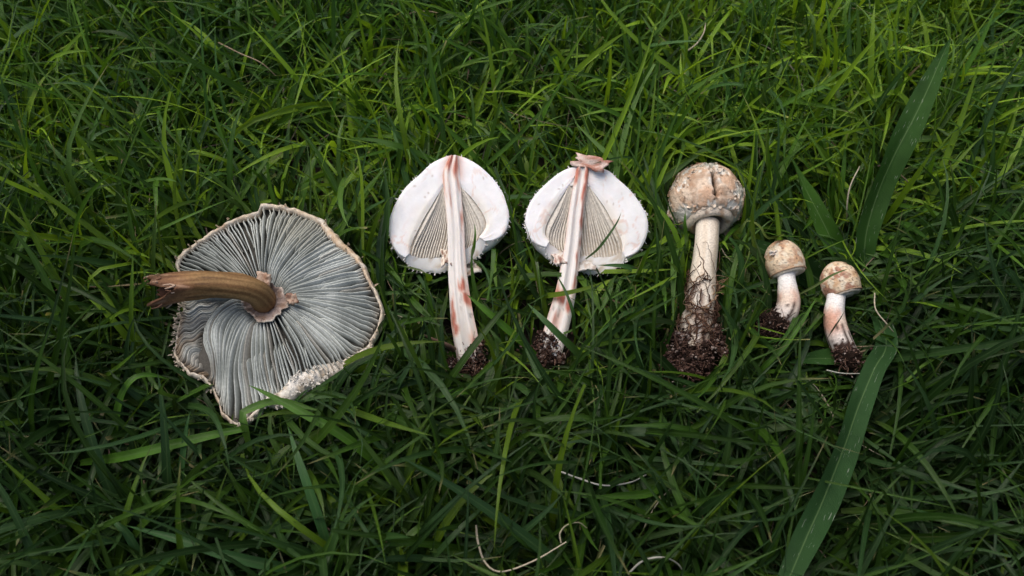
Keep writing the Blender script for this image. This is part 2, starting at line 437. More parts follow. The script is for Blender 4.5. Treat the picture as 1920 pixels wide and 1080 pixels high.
        # gill colour: grey green, browner towards the rim and in the left lobe
        pn = np.stack([P[:, 0] * 45, P[:, 1] * 45, s * 0], -1)
        c = mixc((.62, .66, .64), (.40, .435, .42), sstep(.35, .65, fbm(pn, 31))) * r.uniform(.82, 1.1)
        brown = np.clip((.05 + .6 * n1(s * 5 + a * 9, 19) if lobe else 0) + .5 * np.exp(-(adiff(th, math.radians(-118)) / .07) ** 2) * sstep(.6, .95, s) + .55 * sstep(.88, .96, s) + .35 * (r.random() < .08), 0, 1)
        c = mixc(c, (.30, .225, .155), brown[..., None][..., 0])
        cr_ = np.exp(-(adiff(th, math.radians(75)) / .4) ** 2) * sstep(.3, .8, s)
        c = mixc(c, (.52, .50, .41), cr_ * .6)
        c4 = np.stack([c * .28, c, c * .96, c * .28], 0)  # root rows darkened: shade in the gaps between gills is painted in
        V = rows; F = gridF(4, len(s))
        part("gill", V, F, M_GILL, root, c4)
    # --- cap: floor under the gills, rim, outer skin
    th = np.linspace(-PI, PI, NA, endpoint=False)
    ss = np.linspace(0.04, .965, 14)
    TH, SS = np.meshgrid(th, ss, indexing='ij')
    RR = R(TH) * SS
    Zf = zg(TH, SS) - depth(SS) - .0008
    a = Acc()
    inner = np.stack([C[0] + RR * np.cos(TH), C[1] + RR * np.sin(TH), Zf], -1)
    zr = zg(th, np.ones(NA))
    # width of the visible rolled rim: broad white flap at lower right, cream band over the top, thin at the left
    deg = np.degrees(th)
    def bump(c, wd): return np.exp(-(((deg - c + 180) % 360 - 180) / wd) ** 2)
    wr = .0026 + .0026 * bump(110, 55) + .0034 * bump(45, 26) + .0125 * bump(-66, 15) + .0060 * bump(-45, 14) + .0012 * bump(160, 20)
    wr = wr * (.8 + .45 * n1(th * 9, 2))
    hr = .0016 + .0034 * bump(95, 60) + .0022 * bump(35, 30) + .0042 * bump(-66, 16)
    prof = []
    rag = (n1(th * 26, 12) - .5) * .0022 * (1 + .7 * bump(-60, 40) + bump(-160, 40)) + (n1(th * 70, 13) - .5) * .0012
    ro = R(th) + rag
    for q in np.linspace(0, 1, 9):
        ph = q * PI
        rr_ = ro - wr * .5 * (1 + math.cos(ph)) * 1.0
        zz = zr - .001 + hr * math.sin(ph) - .004 * q * q * (1 + 0 * zr)
        prof.append(np.stack([C[0] + rr_ * np.cos(th), C[1] + rr_ * np.sin(th), zz], -1))
    outer = []
    for q in np.linspace(.12, 1, 9):
        rr_ = ro * (1 - q ** 1.6 * .97) ; zz = (zr - .005) * (1 - q) ** .7 + (ZR - .040) * (1 - (1 - q) ** .7)
        outer.append(np.stack([C[0] + rr_ * np.cos(th), C[1] + rr_ * np.sin(th), zz], -1))
    rimg = np.stack(prof + outer, 1)
    full_g = np.concatenate([inner, rimg], 1)
    pn = full_g * 130
    white = (bump(-64, 30) + .55 * bump(-155, 45) + .3 * bump(-20, 20)).clip(0, 1)[:, None]
    cream = mixc((.74, .63, .49), (.56, .42, .29), sstep(.45, .68, fbm(pn, 40)))
    cream = mixc(cream, (.72, .70, .64), sstep(.5, .7, fbm(pn * 1.7, 44)) * .6)
    cr2 = mixc((.74, .71, .66), (.50, .42, .32), sstep(.55, .72, fbm(pn * 1.5, 41)))
    Cg = mixc(cream, cr2, np.broadcast_to(white, cream.shape[:2]))
    dirt = sstep(.58, .72, fbm(full_g * 420, 43)) * .5
    Cg = mixc(Cg, (.13, .085, .055), dirt * (1 - .7 * white))
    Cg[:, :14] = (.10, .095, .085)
    # rim relief
    disp = (fbm(full_g * 600, 50) - .5) * .0010
    full_g[:, 15:, 2] += disp[:, 15:]
    a.add(full_g, gridF(NA, full_g.shape[1], cu=True), Cg)
    V, F, Cc, U = a.out()
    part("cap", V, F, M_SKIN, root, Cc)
    # --- shaggy flakes along the rim
    a = Acc()
    for i in range(300):
        q = r.random()
        if q < .55: d = r.normal(-62, 20)
        elif q < .8: d = r.normal(-160, 22)
        else:
            d = r.uniform(-180, 180)
            if r.random() < .6: continue
        t = math.radians(d); Rt = float(R(t)); k = int(((t + PI) / (2 * PI) * NA)) % NA
        rr_ = Rt - r.uniform(-.0008, wr[k]) 
        z = zr[k] + hr[k] * .8 + r.uniform(-.002, .001)
        p = np.array([C[0] + rr_ * math.cos(t), C[1] + rr_ * math.sin(t), z])
        dirv = unit(np.array([math.cos(t + r.normal(0, .6)), math.sin(t + r.normal(0, .6)), r.uniform(-.2, .9)]))
        sd_ = unit(np.cross(dirv, [0, 0, 1])) * r.uniform(.0004, .0011); ln = r.uniform(.0012, .0042)
        up = np.array([0, 0, .0006])
        wht = float(bump(-64, 40)[k] + .5 * bump(-155, 40)[k])
        c = (mixc((.58, .46, .32), (.74, .71, .66), min(1, wht)) * r.uniform(.75, 1.1)).ravel()
        a.add([p - sd_, p + sd_, p + sd_ * .7 + dirv * ln * .6 + up, p - sd_ * .7 + dirv * ln * .6 + up, p + dirv * ln, p - up * 2], [(0, 1, 2, 3), (0, 3, 2, 1)], c)
        a.add([p + sd_ * .7 + dirv * ln * .6 + up, p - sd_ * .7 + dirv * ln * .6 + up, p + dirv * ln], [(0, 1, 2)], c)
    V, F, Cc, U = a.out()
    part("rim_flakes", V, F, M_SKIN, root, Cc, kind='stuff', smooth=False)
    # --- ring (veil skirt) round the stem base
    ringpoly = np.array([(515, 395), (560, 392), (580, 420), (600, 432), (632, 440), (640, 470), (662, 490), (655, 512), (615, 550), (590, 578), (560, 590), (515, 580), (490, 560), (462, 532), (447, 490), (470, 450), (500, 425)], float)
    ringw = W(fx(ringpoly[:, 0]), fy(ringpoly[:, 1]), ZR + .007)
    rc = cr(ringw, 90, closed=True)
    c0 = W(fx(552), fy(498), ZR - .004)
    q = np.linspace(0, 1, 9)
    rgd = 1 + (n1(np.arange(90) * 1.3, 16) - .5) * .14 + (n1(np.arange(90) * .45, 17) - .5) * .16
    Pr = c0[None, None] * (1 - q[None, :, None]) + (c0 + (rc - c0) * rgd[:, None])[:, None] * q[None, :, None]
    Pr[..., 2] = (ZR - .003) + (.0085 * q ** 2.2)[None] + (n1(np.arange(90) * .55, 6)[:, None] - .5) * .005 * q ** 2
    back = Pr.copy(); back[..., 2] -= .0012; 
    colr = mixc((.36, .28, .25), (.24, .16, .12), sstep(.4, .65, fbm(Pr * 200, 60)))
    colr = mixc(colr, (.68, .62, .54), np.broadcast_to(sstep(.86, .97, q)[None], colr.shape[:2]) * sstep(.3, .6, fbm(Pr * 160, 61)))
    a = Acc(); a.add(np.concatenate([Pr, back[:, ::-1]], 1), gridF(90, 18, cu=True), np.concatenate([colr, colr[:, ::-1] * .9], 1))
    V, F, Cc, U = a.out(); part("ring", V, F, M_STEM, root, Cc)
    crumple("ring_fragment", root, M_STEM, W(fx(678), fy(494), ZR + .009), (.0042, .001, 0), (-.0008, .0040, .001), seed=3, amp=.003, col_a=(.45, .33, .25), col_b=(.2, .10, .07), thick=.002)
    crumple("ring_fragment", root, M_STEM, W(fx(548), fy(410), ZR + .010), (.0058, -.001, .001), (.0008, .0040, .002), seed=5, amp=.003, col_a=(.50, .38, .30), col_b=(.26, .15, .10), thick=.0015)
    # --- stem: leans over to the left, torn hollow end
    spx = [(556, 512, .046), (546, 496, .058), (512, 462, .069), (440, 441, .076), (330, 432, .080), (240, 436, .081), (150, 447, .081), (78, 462, .080)]
    P = cr([W(fx(x), fy(y), z) for x, y, z in spx], 46)
    ns = 40
    rad = np.interp(np.linspace(0, 1, 46), [0, .08, .3, .6, .85, 1], [.0094, .0092, .0091, .0094, .0103, .0118])
    T, Nn, B = frames(P)
    al = np.linspace(0, 2 * PI, ns, endpoint=False)
    fib = (n1(al * 5.0, 70) - .5) * .0005 + (n1(al * 2.0, 71) - .5) * .0008
    u = np.linspace(0, 1, 46)
    tear = .012 * (n1(al * 1.9 + 3, 72) - .35) + .009 * (n1(al * 7, 73) - .5)       # how far each fibre reaches
    vdir = unit(np.array([.05, -.62, .78])); gap = np.exp(-(adiff(al, math.atan2(vdir @ B[-4], vdir @ Nn[-4])) / .42) ** 2)                           # tear open towards the viewer
    V = np.zeros((ns, 46, 3))
    for j in range(46):
        rr_ = rad[j] + fib * (1 + u[j]) + .0024 * (fbm(np.stack([np.cos(al) * 2, np.sin(al) * 2, al * 0 + j * .16], -1), 75) - .5)
        V[:, j] = P[j] + rr_[:, None] * (np.cos(al)[:, None] * Nn[j] + np.sin(al)[:, None] * B[j])
    cutb = (tear - .019 * gap)
    for i in range(ns):
        sh = cutb[i] * sstep(.62, 1, u)
        V[i] += T * sh[:, None]
        V[i, -6:] += (np.array([0, 0, 1]) * (n1(np.array([i * .9]), 77)[0] - .5) * .006) * np.linspace(0, 1, 6)[:, None]
    axis = P[None] + (T[None] * (cutb[:, None] * sstep(.62, 1, u)[None])[..., None])
    inn = axis + (V - axis) * .80
    inn = inn[:, ::-1][:, :20]
    allv = np.concatenate([V, inn], 1)
    pn = np.stack([np.cos(al)[:, None] * 3 + 0 * u[None], np.sin(al)[:, None] * 3 + 0 * u[None], u[None] * 2.2 + 0 * al[:, None]], -1)
    cs = mixc((.29, .175, .075), (.15, .080, .032), sstep(.35, .65, fbm(pn * np.array([5, 5, 1.1]), 80)))
    cs = mixc(cs, (.24, .10, .055), np.broadcast_to(sstep(.6, .95, u)[None] * .65, cs.shape[:2]))
    cs = mixc(cs, (.06, .03, .02), sstep(.60, .70, fbm(pn * np.array([2.5, 2.5, 1.6]), 86)) * sstep(.35, .7, u)[None] * .7)
    cs = mixc(cs, (.075, .038, .022), np.broadcast_to(sstep(.78, 1, u)[None] * .6, cs.shape[:2]))
    pale = sstep(.5, .62, fbm(pn * np.array([2, 2, 2.5]), 82)) * sstep(.72, .9, u)[None]
    cs = mixc(cs, (.46, .29, .19), pale * .6)
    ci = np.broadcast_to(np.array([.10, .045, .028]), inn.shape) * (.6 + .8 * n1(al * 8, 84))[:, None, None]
    a = Acc(); a.add(allv, gridF(ns, allv.shape[1], cu=True), np.concatenate([cs, ci], 1))
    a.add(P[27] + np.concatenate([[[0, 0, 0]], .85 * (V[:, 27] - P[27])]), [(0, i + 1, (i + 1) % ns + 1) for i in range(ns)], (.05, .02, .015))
    V2, F2, C2, U2 = a.out(); part("stem", V2, F2, M_STEM, root, C2)
    # torn fibres on the end
    paths = []; cols = []
    for i in range(26):
        k = r.integers(0, ns); p0 = V[k, -4]; d = T[-1] * r.uniform(.003, .010) + r.normal(0, .0016, 3)
        paths.append(np.array([p0, p0 + d * .5 + r.normal(0, .0006, 3), p0 + d])); cols.append((.30, .16, .10) if r.random() < .6 else (.5, .36, .27))
    strands("torn_fibres", M_STEM, root, paths, r.uniform(.0004, .0011, 26), cols)
    sx = [(100, 375), (130, 368), (300, 375), (470, 400), (560, 420), (560, 520), (470, 510), (380, 470), (270, 490), (180, 515), (70, 540), (62, 530), (85, 480), (45, 450), (50, 425), (105, 410)]
    mask([(fx(x), fy(y)) for x, y in sx], .066)
big_mushroom()

# ================================================================== 2. the two cut halves
def half(label, tofull, outL, outR, inL, inR, stL, stR, z0, y0px, k, soil_pts, seed, ngill=13, lipm=(), stains=()):
    cvt = lambda pts: np.stack([tofull(np.asarray(pts, float)[:, 0], np.asarray(pts, float)[:, 1])[0], tofull(np.asarray(pts, float)[:, 0], np.asarray(pts, float)[:, 1])[1]], -1)
    y0 = W(960, y0px, z0)[1]
    pl = lambda pts: W(cvt(pts)[:, 0], cvt(pts)[:, 1], z0, k, y0)
    nrm = unit(np.array([0, -k, 1.0]))
    outline = cvt(list(outL) + list(outR)[::-1]); mask(outline, z0 - .003, k, y0); mask(cvt(list(lipm)), .020); mask(cvt(list(stL) + list(stR)[::-1]), z0 - .003, k, y0)
    NT = 56
    OL, OR, IL, IR = (cr(pl(p), NT) for p in (outL, outR, inL, inR))
    SL, SR = (cr(pl(p), 90) for p in (stL, stR))
    base = (SL[-1] + SR[-1]) / 2
    ax = unit(base - (OL[0] + OR[0]) / 2)
    root = thing("mushroom", label, "mushroom", (base[0], base[1], 0.012), "picked mushrooms laid in a row on the grass")
    t = np.linspace(0, 1, NT)
    NP = 26
    phi = np.linspace(0, PI, NP)
    def rev(L, Rr, p, droop=.007, shr=.74, sh1=None):
        mid = (L + Rr) / 2; hf = (L - Rr) / 2; d = np.linalg.norm(hf, axis=-1, keepdims=True)
        tt = np.linspace(0, 1, len(L))[:, None]
        if sh1 is not None: shr = shr + (sh1 - shr) * tt ** 5
        return mid + hf * math.cos(p) - nrm * d * math.sin(p) * shr + ax * droop * math.sin(p) * tt ** 3
    a = Acc(); ends = []
    M = 18
    q = np.linspace(0, 1, M)
    for side, (O, I) in enumerate(((OL, IL), (OR, IR))):
        G = O[:, None] * (1 - q[None, :, None]) + I[:, None] * q[None, :, None]
        pn = np.concatenate([G[..., :2], G[..., 2:] * 0], -1) * 60
        rel = (fbm(pn, seed) - .5) * .0016 + (fbm(pn * 4, seed + 1) - .5) * .0002
        rel = rel - .0011 * sstep(.0, .07, .07 - np.minimum(q, 9)[None, :] + 0 * rel)          # rounded outer edge
        rel = rel - .0012 * sstep(.85, 1, q)[None]
        crease = np.exp(-((q[None] - .58 - .14 * np.sin(t[:, None] * 5 + side)) / .035) ** 2) * sstep(.35, .6, n1(t[:, None] * 6 + side * 3.3, seed + 2))
        rel = rel + .0003 * crease
        G = G + nrm * rel[..., None]
        c = np.broadcast_to(np.array([.86, .855, .87]), G.shape).copy()
        c = mixc(c, (.80, .74, .64), (sstep(.55, 1, q)[None] * .7 * sstep(.1, .4, t)[:, None]))
        ridge = 1 - np.abs(fbm(pn * 1.3 + 3 * seed, seed + 5) - .5) * 2
        vein = sstep(.93, .985, ridge) * sstep(.5, .62, fbm(pn * .6 + 5, seed + 9)) * .75 + crease * .55 * sstep(.42, .6, fbm(pn * .9, seed + 8))
        vein = np.clip(vein + .3 * sstep(.6, .75, fbm(pn * .8 + 8, seed + 3)) * sstep(.4, .8, q)[None], 0, 1)
        c = mixc(c, (.66, .36, .25), np.clip(vein, 0, 1) * .55)
        top = np.exp(-(t / .07) ** 2)[:, None] * sstep(.0, .5, 1 - q)[None]
        c = mixc(c, (.48, .22, .16), np.clip(top, 0, 1) * (.8 if seed == 100 else .35))
        c = mixc(c, (.35, .25, .18), sstep(.80, .85, fbm(pn * 6, seed + 12)) * .6)
        a.add(G, gridF(NT, M, flip=(side == 0)), c); ends.append((G[-1], c[-1]))
        qq = np.linspace(0, 1, 10)[None, :, None]
    GL = OL[0] * (1 - q[:, None]) + IL[0] * q[:, None]; GR = OR[0] * (1 - q[:, None]) + IR[0] * q[:, None]
    a.add(GL[:, None] * (1 - qq) + GR[:, None] * qq - nrm * .0002, gridF(M, 10), (.74, .70, .68))
    # dome (outer skin) lying in the grass
    D = np.stack([rev(OL, OR, p, droop=.0145, sh1=.31) for p in phi], 0)
    ctr = D.mean((0, 1))
    ds = (fbm(D * 260, seed + 20) - .5) * .0028 * np.sin(phi)[:, None] ** .3
    D = D + unit(D - ctr) * ds[..., None]
    D = D - nrm * .0016
    cd_ = mixc((.82, .81, .80), (.50, .42, .33), sstep(.58, .75, fbm(D * 180, seed + 21)))
    a.add(D, gridF(NP, NT), cd_)
    # rim lip at the margin
    CS = .30; I1 = np.stack([rev(IL, IR, p, shr=CS)[-1] for p in phi], 0); O1 = D[:, -1]
    lip = np.stack([O1 * (1 - s) + I1 * s + ax * .0025 * math.sin(PI * s) * np.sin(phi)[:, None] for s in np.linspace(0, 1, 6)], 1)
    lip = lip + (fbm(lip * 500, seed + 4) - .5)[..., None] * .0022
    a.add(lip, gridF(NP, 6), mixc((.84, .83, .82), (.62, .54, .45), sstep(.55, .7, fbm(lip * 300, seed + 6))))
    for (g_, c_), l_ in zip(ends, (lip[0], lip[-1])):           # close the cut ends of the margin
        l2 = np.stack([np.interp(q, np.linspace(0, 1, 6), l_[:, i]) for i in range(3)], -1)
        qq = np.linspace(0, 1, 5)[:, None, None]
        a.add(g_[None] * (1 - qq) + l2[None] * qq, gridF(5, M), np.broadcast_to(c_[None], (5, M, 3)))
    V, F, C, U = a.out(); part("cap_flesh", V, F, M_FLESH, root, C)
    # cavity ceiling
    Ce = np.stack([rev(IL, IR, p, shr=CS) for p in phi], 0) - nrm * .0022
    part("cap_underside", Ce, gridF(NP, NT, flip=True), M_FLESH, root, (np.array([.62, .55, .47])))
    # gills
    r = np.random.default_rng(seed)
    nsid = ngill * 2
    cosv = np.linspace(.97, -.97, nsid) + r.normal(0, .006, nsid)
    NG = 10
    ti = np.linspace(0, NT - 1, NG).astype(int)
    e = np.linspace(0, 1, NG)[:, None]
    EL = .80 * IL[ti] + .20 * (IL[0] * (1 - e) + IL[-1] * e) + (IR[-1] - IL[-1]) * .05 * np.sin(PI * e); ER = .80 * IR[ti] + .20 * (IR[0] * (1 - e) + IR[-1] * e) + (IL[-1] - IR[-1]) * .05 * np.sin(PI * e)
    for j, cv in enumerate(cosv):
        p = math.acos(np.clip(cv, -1, 1))
        ceil = rev(IL[ti], IR[ti], p, shr=CS) - nrm * .002; edge = rev(EL, ER, p, shr=CS)
        edge = edge + ((n1(np.linspace(0, 3, NG) + j * 3.1, seed) - .5) * .0016 * np.sin(PI * np.linspace(0, 1, NG)))[:, None] * np.array([1., 0, 0])
        tang = unit((rev(EL, ER, p + .02, shr=CS) - rev(EL, ER, p - .02, shr=CS)))
        hw = .00050
        rows = np.stack([ceil - tang * hw, edge - tang * hw, edge + tang * hw, ceil + tang * hw], 0)
        c = np.array([.86, .80, .71]) * r.uniform(.9, 1.06)
        cc = np.stack([np.tile(c * .92, (NG, 1)), np.tile(c, (NG, 1)), np.tile(c, (NG, 1)), np.tile(c * .92, (NG, 1))], 0)
        part("gill", rows, gridF(4, NG), M_GILL, root, cc)
    # stem half: cut face with fibres, round back
    NV, NU = 90, 15
    u = np.linspace(-1, 1, NU); v = np.linspace(0, 1, NV)
    mid = (SL + SR) / 2; hf = (SR - SL) / 2
    G = mid[:, None] + hf[:, None] * u[None, :, None]
    pn = np.stack([u[None] * 3.2 + 0 * v[:, None], v[:, None] * 6 + 0 * u[None], 0 * u[None] + 0 * v[:, None] + seed * .1], -1)
    rel = .0026 + (fbm(pn * np.array([1.6, .35, 1]), seed + 30) - .5) * .0030 - .0022 * np.abs(u)[None] ** 6 + .0008 * np.exp(-((np.abs(u) - .45) / .12) ** 2)[None] - .0009 * np.exp(-(u / .25) ** 2)[None]
    G = G + nrm * rel[..., None]
    c = mixc((.83, .79, .76), (.66, .63, .61), sstep(.45, .65, fbm(pn * np.array([1.5, .3, 1]), seed + 31)) * np.exp(-(u / .55) ** 2)[None])
    red = np.zeros((NV, NU)); wob = (fbm(pn * np.array([.7, 1.4, 1]) + 7, seed + 33) - .5)
    for (v0, u0, sv, su, k_) in stains:
        red = np.maximum(red, k_ * np.exp(-((v[:, None] - v0 + wob * .05) / sv) ** 2 - ((u[None] - u0 + wob * .9) / su) ** 2))
    red = np.clip(red * (.35 + 1.3 * fbm(pn * np.array([1.6, 2.2, 1]) + 3, seed + 34)), 0, 1)
    c = mixc(c, (.74, .50, .40), np.clip(sstep(.05, .4, red) * .6, 0, 1))
    c = mixc(c, (.44, .10, .055), sstep(.22, .8, red) * .88)
    edg = sstep(.72, 1, np.abs(u))[None] * sstep(.45, .6, fbm(pn * np.array([1, .6, 1]), seed + 36)); c = mixc(c, (.62, .36, .27), edg * .6)
    spk = sstep(.70, .76, fbm(pn * np.array([4, 6, 1]), seed + 37)); c = mixc(c, (.12, .07, .05), spk * .6 * sstep(.5, .9, v)[:, None])
    a = Acc(); a.add(G, gridF(NV, NU, flip=False), c)
    ph = np.linspace(0, PI, 12)
    Bk = mid[:, None] + hf[:, None] * np.cos(ph)[None, :, None] - nrm * (np.linalg.norm(hf, axis=-1)[:, None] * np.sin(ph)[None])[..., None]
    Bk[:, 0] = G[:, -1]; Bk[:, -1] = G[:, 0]
    a.add(Bk, gridF(NV, 12), (.66, .60, .54))
    V, F, C, U = a.out(); part("stem", V, F, M_FLESH, root, C)
    # soil at the base
    pts = []; sp = []
    for (x, y, rr) in soil_pts:
        f = tofull(x, y); pts.append(W(f[0], f[1], z0, k, y0) + nrm * (.0032 - rr * .45)); sp.append(rr)
        ca = np.linspace(0, 2 * PI, 12, endpoint=False); mask(np.stack([f[0] + np.cos(ca) * rr * 2700, f[1] + np.sin(ca) * rr * 2700], -1), z0 - .004, k, y0)
    soil(root, pts, sp, 900, seed=seed, size=(.0003, .0016), core=[(p - nrm * r_ * .35, r_ * .8) for p, r_ in zip(pts, sp)])
    # ragged flakes on the outer edge
    a = Acc()
    for i in range(170):
        s_ = r.integers(0, 2); O = (OL, OR)[s_]; kk = int(np.clip(r.beta(2.2, 1.3), 0, .999) * (NT - 1))
        if r.random() < .45:
            pi_ = r.integers(0, NP); p0 = O1[pi_] + unit(O1[pi_] - ctr) * r.uniform(-.001, .001); dv = unit(O1[pi_] - ctr)
        else: p0 = O[kk] - nrm * r.uniform(.001, .006); dv = unit(O[kk] - ctr)
        dv = unit(dv + r.normal(0, .45, 3)); sd_ = unit(np.cross(dv, nrm + r.normal(0, .3, 3))) * np.exp(r.uniform(-8.6, -6.9)); ln = np.exp(r.uniform(-7.4, -5.8))
        cc = np.array([.76, .74, .71]) * r.uniform(.75, 1.05)
        a.add([p0 - sd_, p0 + sd_, p0 + sd_ * .5 + dv * ln, p0 - sd_ * .5 + dv * ln], [(0, 1, 2, 3)], cc)
    V, F, C, U = a.out(); part("skin_flakes", V, F, M_FLESH, root, C, kind='stuff', smooth=False)
    def at(x, y, dz=0.0):
        f = tofull(x, y); return W(f[0], f[1], z0 + dz, k, y0)
    return root, at, nrm, ax

fA = lambda x, y: (710 + np.asarray(x, float) / 2.4, 270 + np.asarray(y, float) / 2.4)
A, atA, nA, axA = half("a", fA,
    [(340, 48), (300, 55), (240, 85), (180, 140), (120, 195), (75, 265), (50, 330), (45, 380), (55, 440), (85, 490), (118, 512)],
    [(342, 48), (390, 60), (450, 95), (510, 150), (550, 205), (575, 260), (587, 320), (580, 370), (560, 408), (525, 430), (480, 438)],
    [(287, 192), (246, 262), (207, 325), (172, 392), (150, 440), (142, 470), (140, 490)],
    [(368, 190), (415, 238), (455, 290), (478, 332), (484, 362), (472, 390), (452, 416)],
    [(318, 54), (290, 125), (292, 200), (302, 300), (310, 400), (312, 560), (318, 680), (325, 800), (340, 900), (362, 1012)],
    [(358, 54), (364, 125), (370, 200), (378, 290), (386, 400), (392, 520), (405, 640), (425, 760), (446, 860), (462, 975)],
    .055, 430, .36, [(428, 930, .0065), (412, 985, .0070), (372, 1005, .0055), (445, 975, .006), (448, 900, .0045), (330, 985, .004), (425, 1015, .005)], 100, lipm=[(85, 490), (480, 438), (560, 405), (540, 450), (470, 490), (395, 500), (390, 555), (190, 560), (110, 525)],
    stains=[(.03, -.5, .05, .5, 1), (.05, .6, .07, .4, 1), (.13, -.85, .07, .25, .8), (.20, -.35, .10, .15, .5), (.13, .8, .06, .2, .6), (.63, .35, .035, .4, 1), (.70, .75, .035, .4, .9), (.70, -.75, .05, .35, .9), (.77, -.75, .06, .4, .8), (.83, -.6, .025, .4, 1), (.34, .9, .08, .2, .5), (.90, .5, .08, .4, .5)])
A['label'] = "sliced white mushroom half with a straight upright stem, nearest the big gilled cap"
crumple("ring", A, M_STEM, atA(300, 508, -.003), (.0034, .001, 0), (-.0012, .0085, -.004), nu=8, nv=10, amp=.004, seed=21, col_a=(.74, .68, .6), col_b=(.24, .13, .09), thick=.0012)
crumple("ring", A, M_STEM, atA(412, 560, -.012), (.0060, .002, .002), (-.0012, .0072, -.004), nu=9, nv=10, amp=.004, seed=24, col_a=(.7, .66, .6), col_b=(.36, .27, .2), thick=.0014)
fB = lambda x, y: (960 + np.asarray(x, float) / 2.511, 270 + np.asarray(y, float) / 2.511)
B_, atB, nB, axB = half("b", fB,
    [(322, 104), (270, 112), (215, 140), (150, 195), (100, 250), (72, 305), (62, 365), (72, 420), (98, 458), (130, 478), (160, 486)],
    [(326, 104), (390, 112), (450, 122), (500, 165), (555, 215), (605, 280), (636, 345), (640, 405), (622, 465), (585, 512), (535, 535)],
    [(270, 195), (234, 248), (198, 310), (168, 365), (156, 405), (160, 432), (176, 455)],
    [(366, 200), (400, 245), (442, 305), (482, 378), (510, 436), (520, 470), (520, 500)],
    [(306, 108), (300, 125), (290, 180), (275, 270), (262, 350), (250, 450), (232, 560), (205, 690), (165, 820), (128, 955)],
    [(352, 108), (362, 125), (358, 185), (345, 270), (332, 380), (322, 500), (310, 620), (295, 740), (265, 880), (226, 1018)],
    .055, 430, .36, [(160, 915, .0075), (180, 975, .008), (222, 1005, .0055), (135, 975, .007), (195, 930, .005), (150, 1010, .006)], 200, lipm=[(98, 458), (585, 512), (535, 550), (440, 560), (200, 515), (140, 495)],
    stains=[(.05, -.8, .06, .35, 1), (.04, .75, .08, .35, 1), (.15, .7, .09, .25, .9), (.26, .75, .08, .25, .8), (.38, .8, .06, .2, .6), (.22, -.2, .12, .12, .4), (.62, .75, .06, .3, .9), (.70, -.6, .04, .5, 1), (.74, .6, .03, .35, 1), (.50, .85, .08, .2, .6), (.84, -.2, .08, .4, .5)])
B_['label'] = "sliced white mushroom half with a curled skin flap on top, stem slanting down left"
crumple("skin_flap", B_, M_STEM, atB(372, 92, .004), (.0122, -.0042, .001), (.0022, .0042, .002), nu=12, nv=7, amp=.003, seed=31, col_a=(.74, .60, .53), col_b=(.42, .2, .15), thick=.0016, label="curled pinkish flap of cap skin")
crumple("ring", B_, M_STEM, atB(222, 535, -.004), (.0044, .001, 0), (-.0014, .0075, -.004), nu=8, nv=10, amp=.004, seed=35, col_a=(.72, .64, .58), col_b=(.34, .18, .14), thick=.0012)
crumple("ring", B_, M_STEM, atB(340, 570, -.008), (.0062, .001, 0), (-.0012, .0070, -.004), nu=9, nv=10, amp=.004, seed=38, col_a=(.72, .70, .67), col_b=(.5, .42, .36), thick=.0014)

# ================================================================== 3. whole mushrooms
def lathe(C, A, prof, na, seed, amp, side=None):
    """prof: (along axis, radius) list; returns grid na x len"""
    A = unit(A); X = unit(np.cross(A, [0, 0, 1.0])); Y = np.cross(A, X)
    pr = cr(prof, 70)
    th = np.linspace(0, 2 * PI, na, endpoint=False)
    D = np.cos(th)[:, None, None] * X + np.sin(th)[:, None, None] * Y
    G = C + pr[None, :, 0:1] * A + pr[None, :, 1:2] * D
    wv = sstep(0, .004, pr[:, 1])[None]
    G = G + D * ((fbm((G - C) * 70, seed) - .5) * amp * 2 * wv + (fbm((G - C) * 300, seed + 1) - .5) * amp * .5 * wv)[..., None]
    return G, pr, th, X, Y

def stem_tube(parent, pxs, rads, colfn, name="stem", n=50, ns=28, seed=0, amp=.0008):
    P = cr([W(x, y, z) for x, y, z in pxs], n); u = np.linspace(0, 1, n)
    rad = np.interp(u, np.linspace(0, 1, len(rads)), rads)
    T, Nn, B = frames(P); al = np.linspace(0, 2 * PI, ns, endpoint=False)
    V = np.zeros((ns, n, 3))
    for j in range(n):
        rr = rad[j] + amp * (fbm(np.stack([np.cos(al) * 1.5, np.sin(al) * 1.5, al * 0 + u[j] * 5], -1), seed) - .5) * 2 + amp * .4 * (n1(al * 6, seed + 2) - .5)
        V[:, j] = P[j] + rr[:, None] * (np.cos(al)[:, None] * Nn[j] + np.sin(al)[:, None] * B[j])
    pn = np.stack([np.cos(al)[:, None] + 0 * u[None], np.sin(al)[:, None] + 0 * u[None], u[None] + 0 * al[:, None]], -1)
    c = colfn(u[None] + 0 * al[:, None], pn)
    part(name, V, gridF(ns, n, cu=True), M_STEM, parent, c)
    return P, rad, T, Nn, B

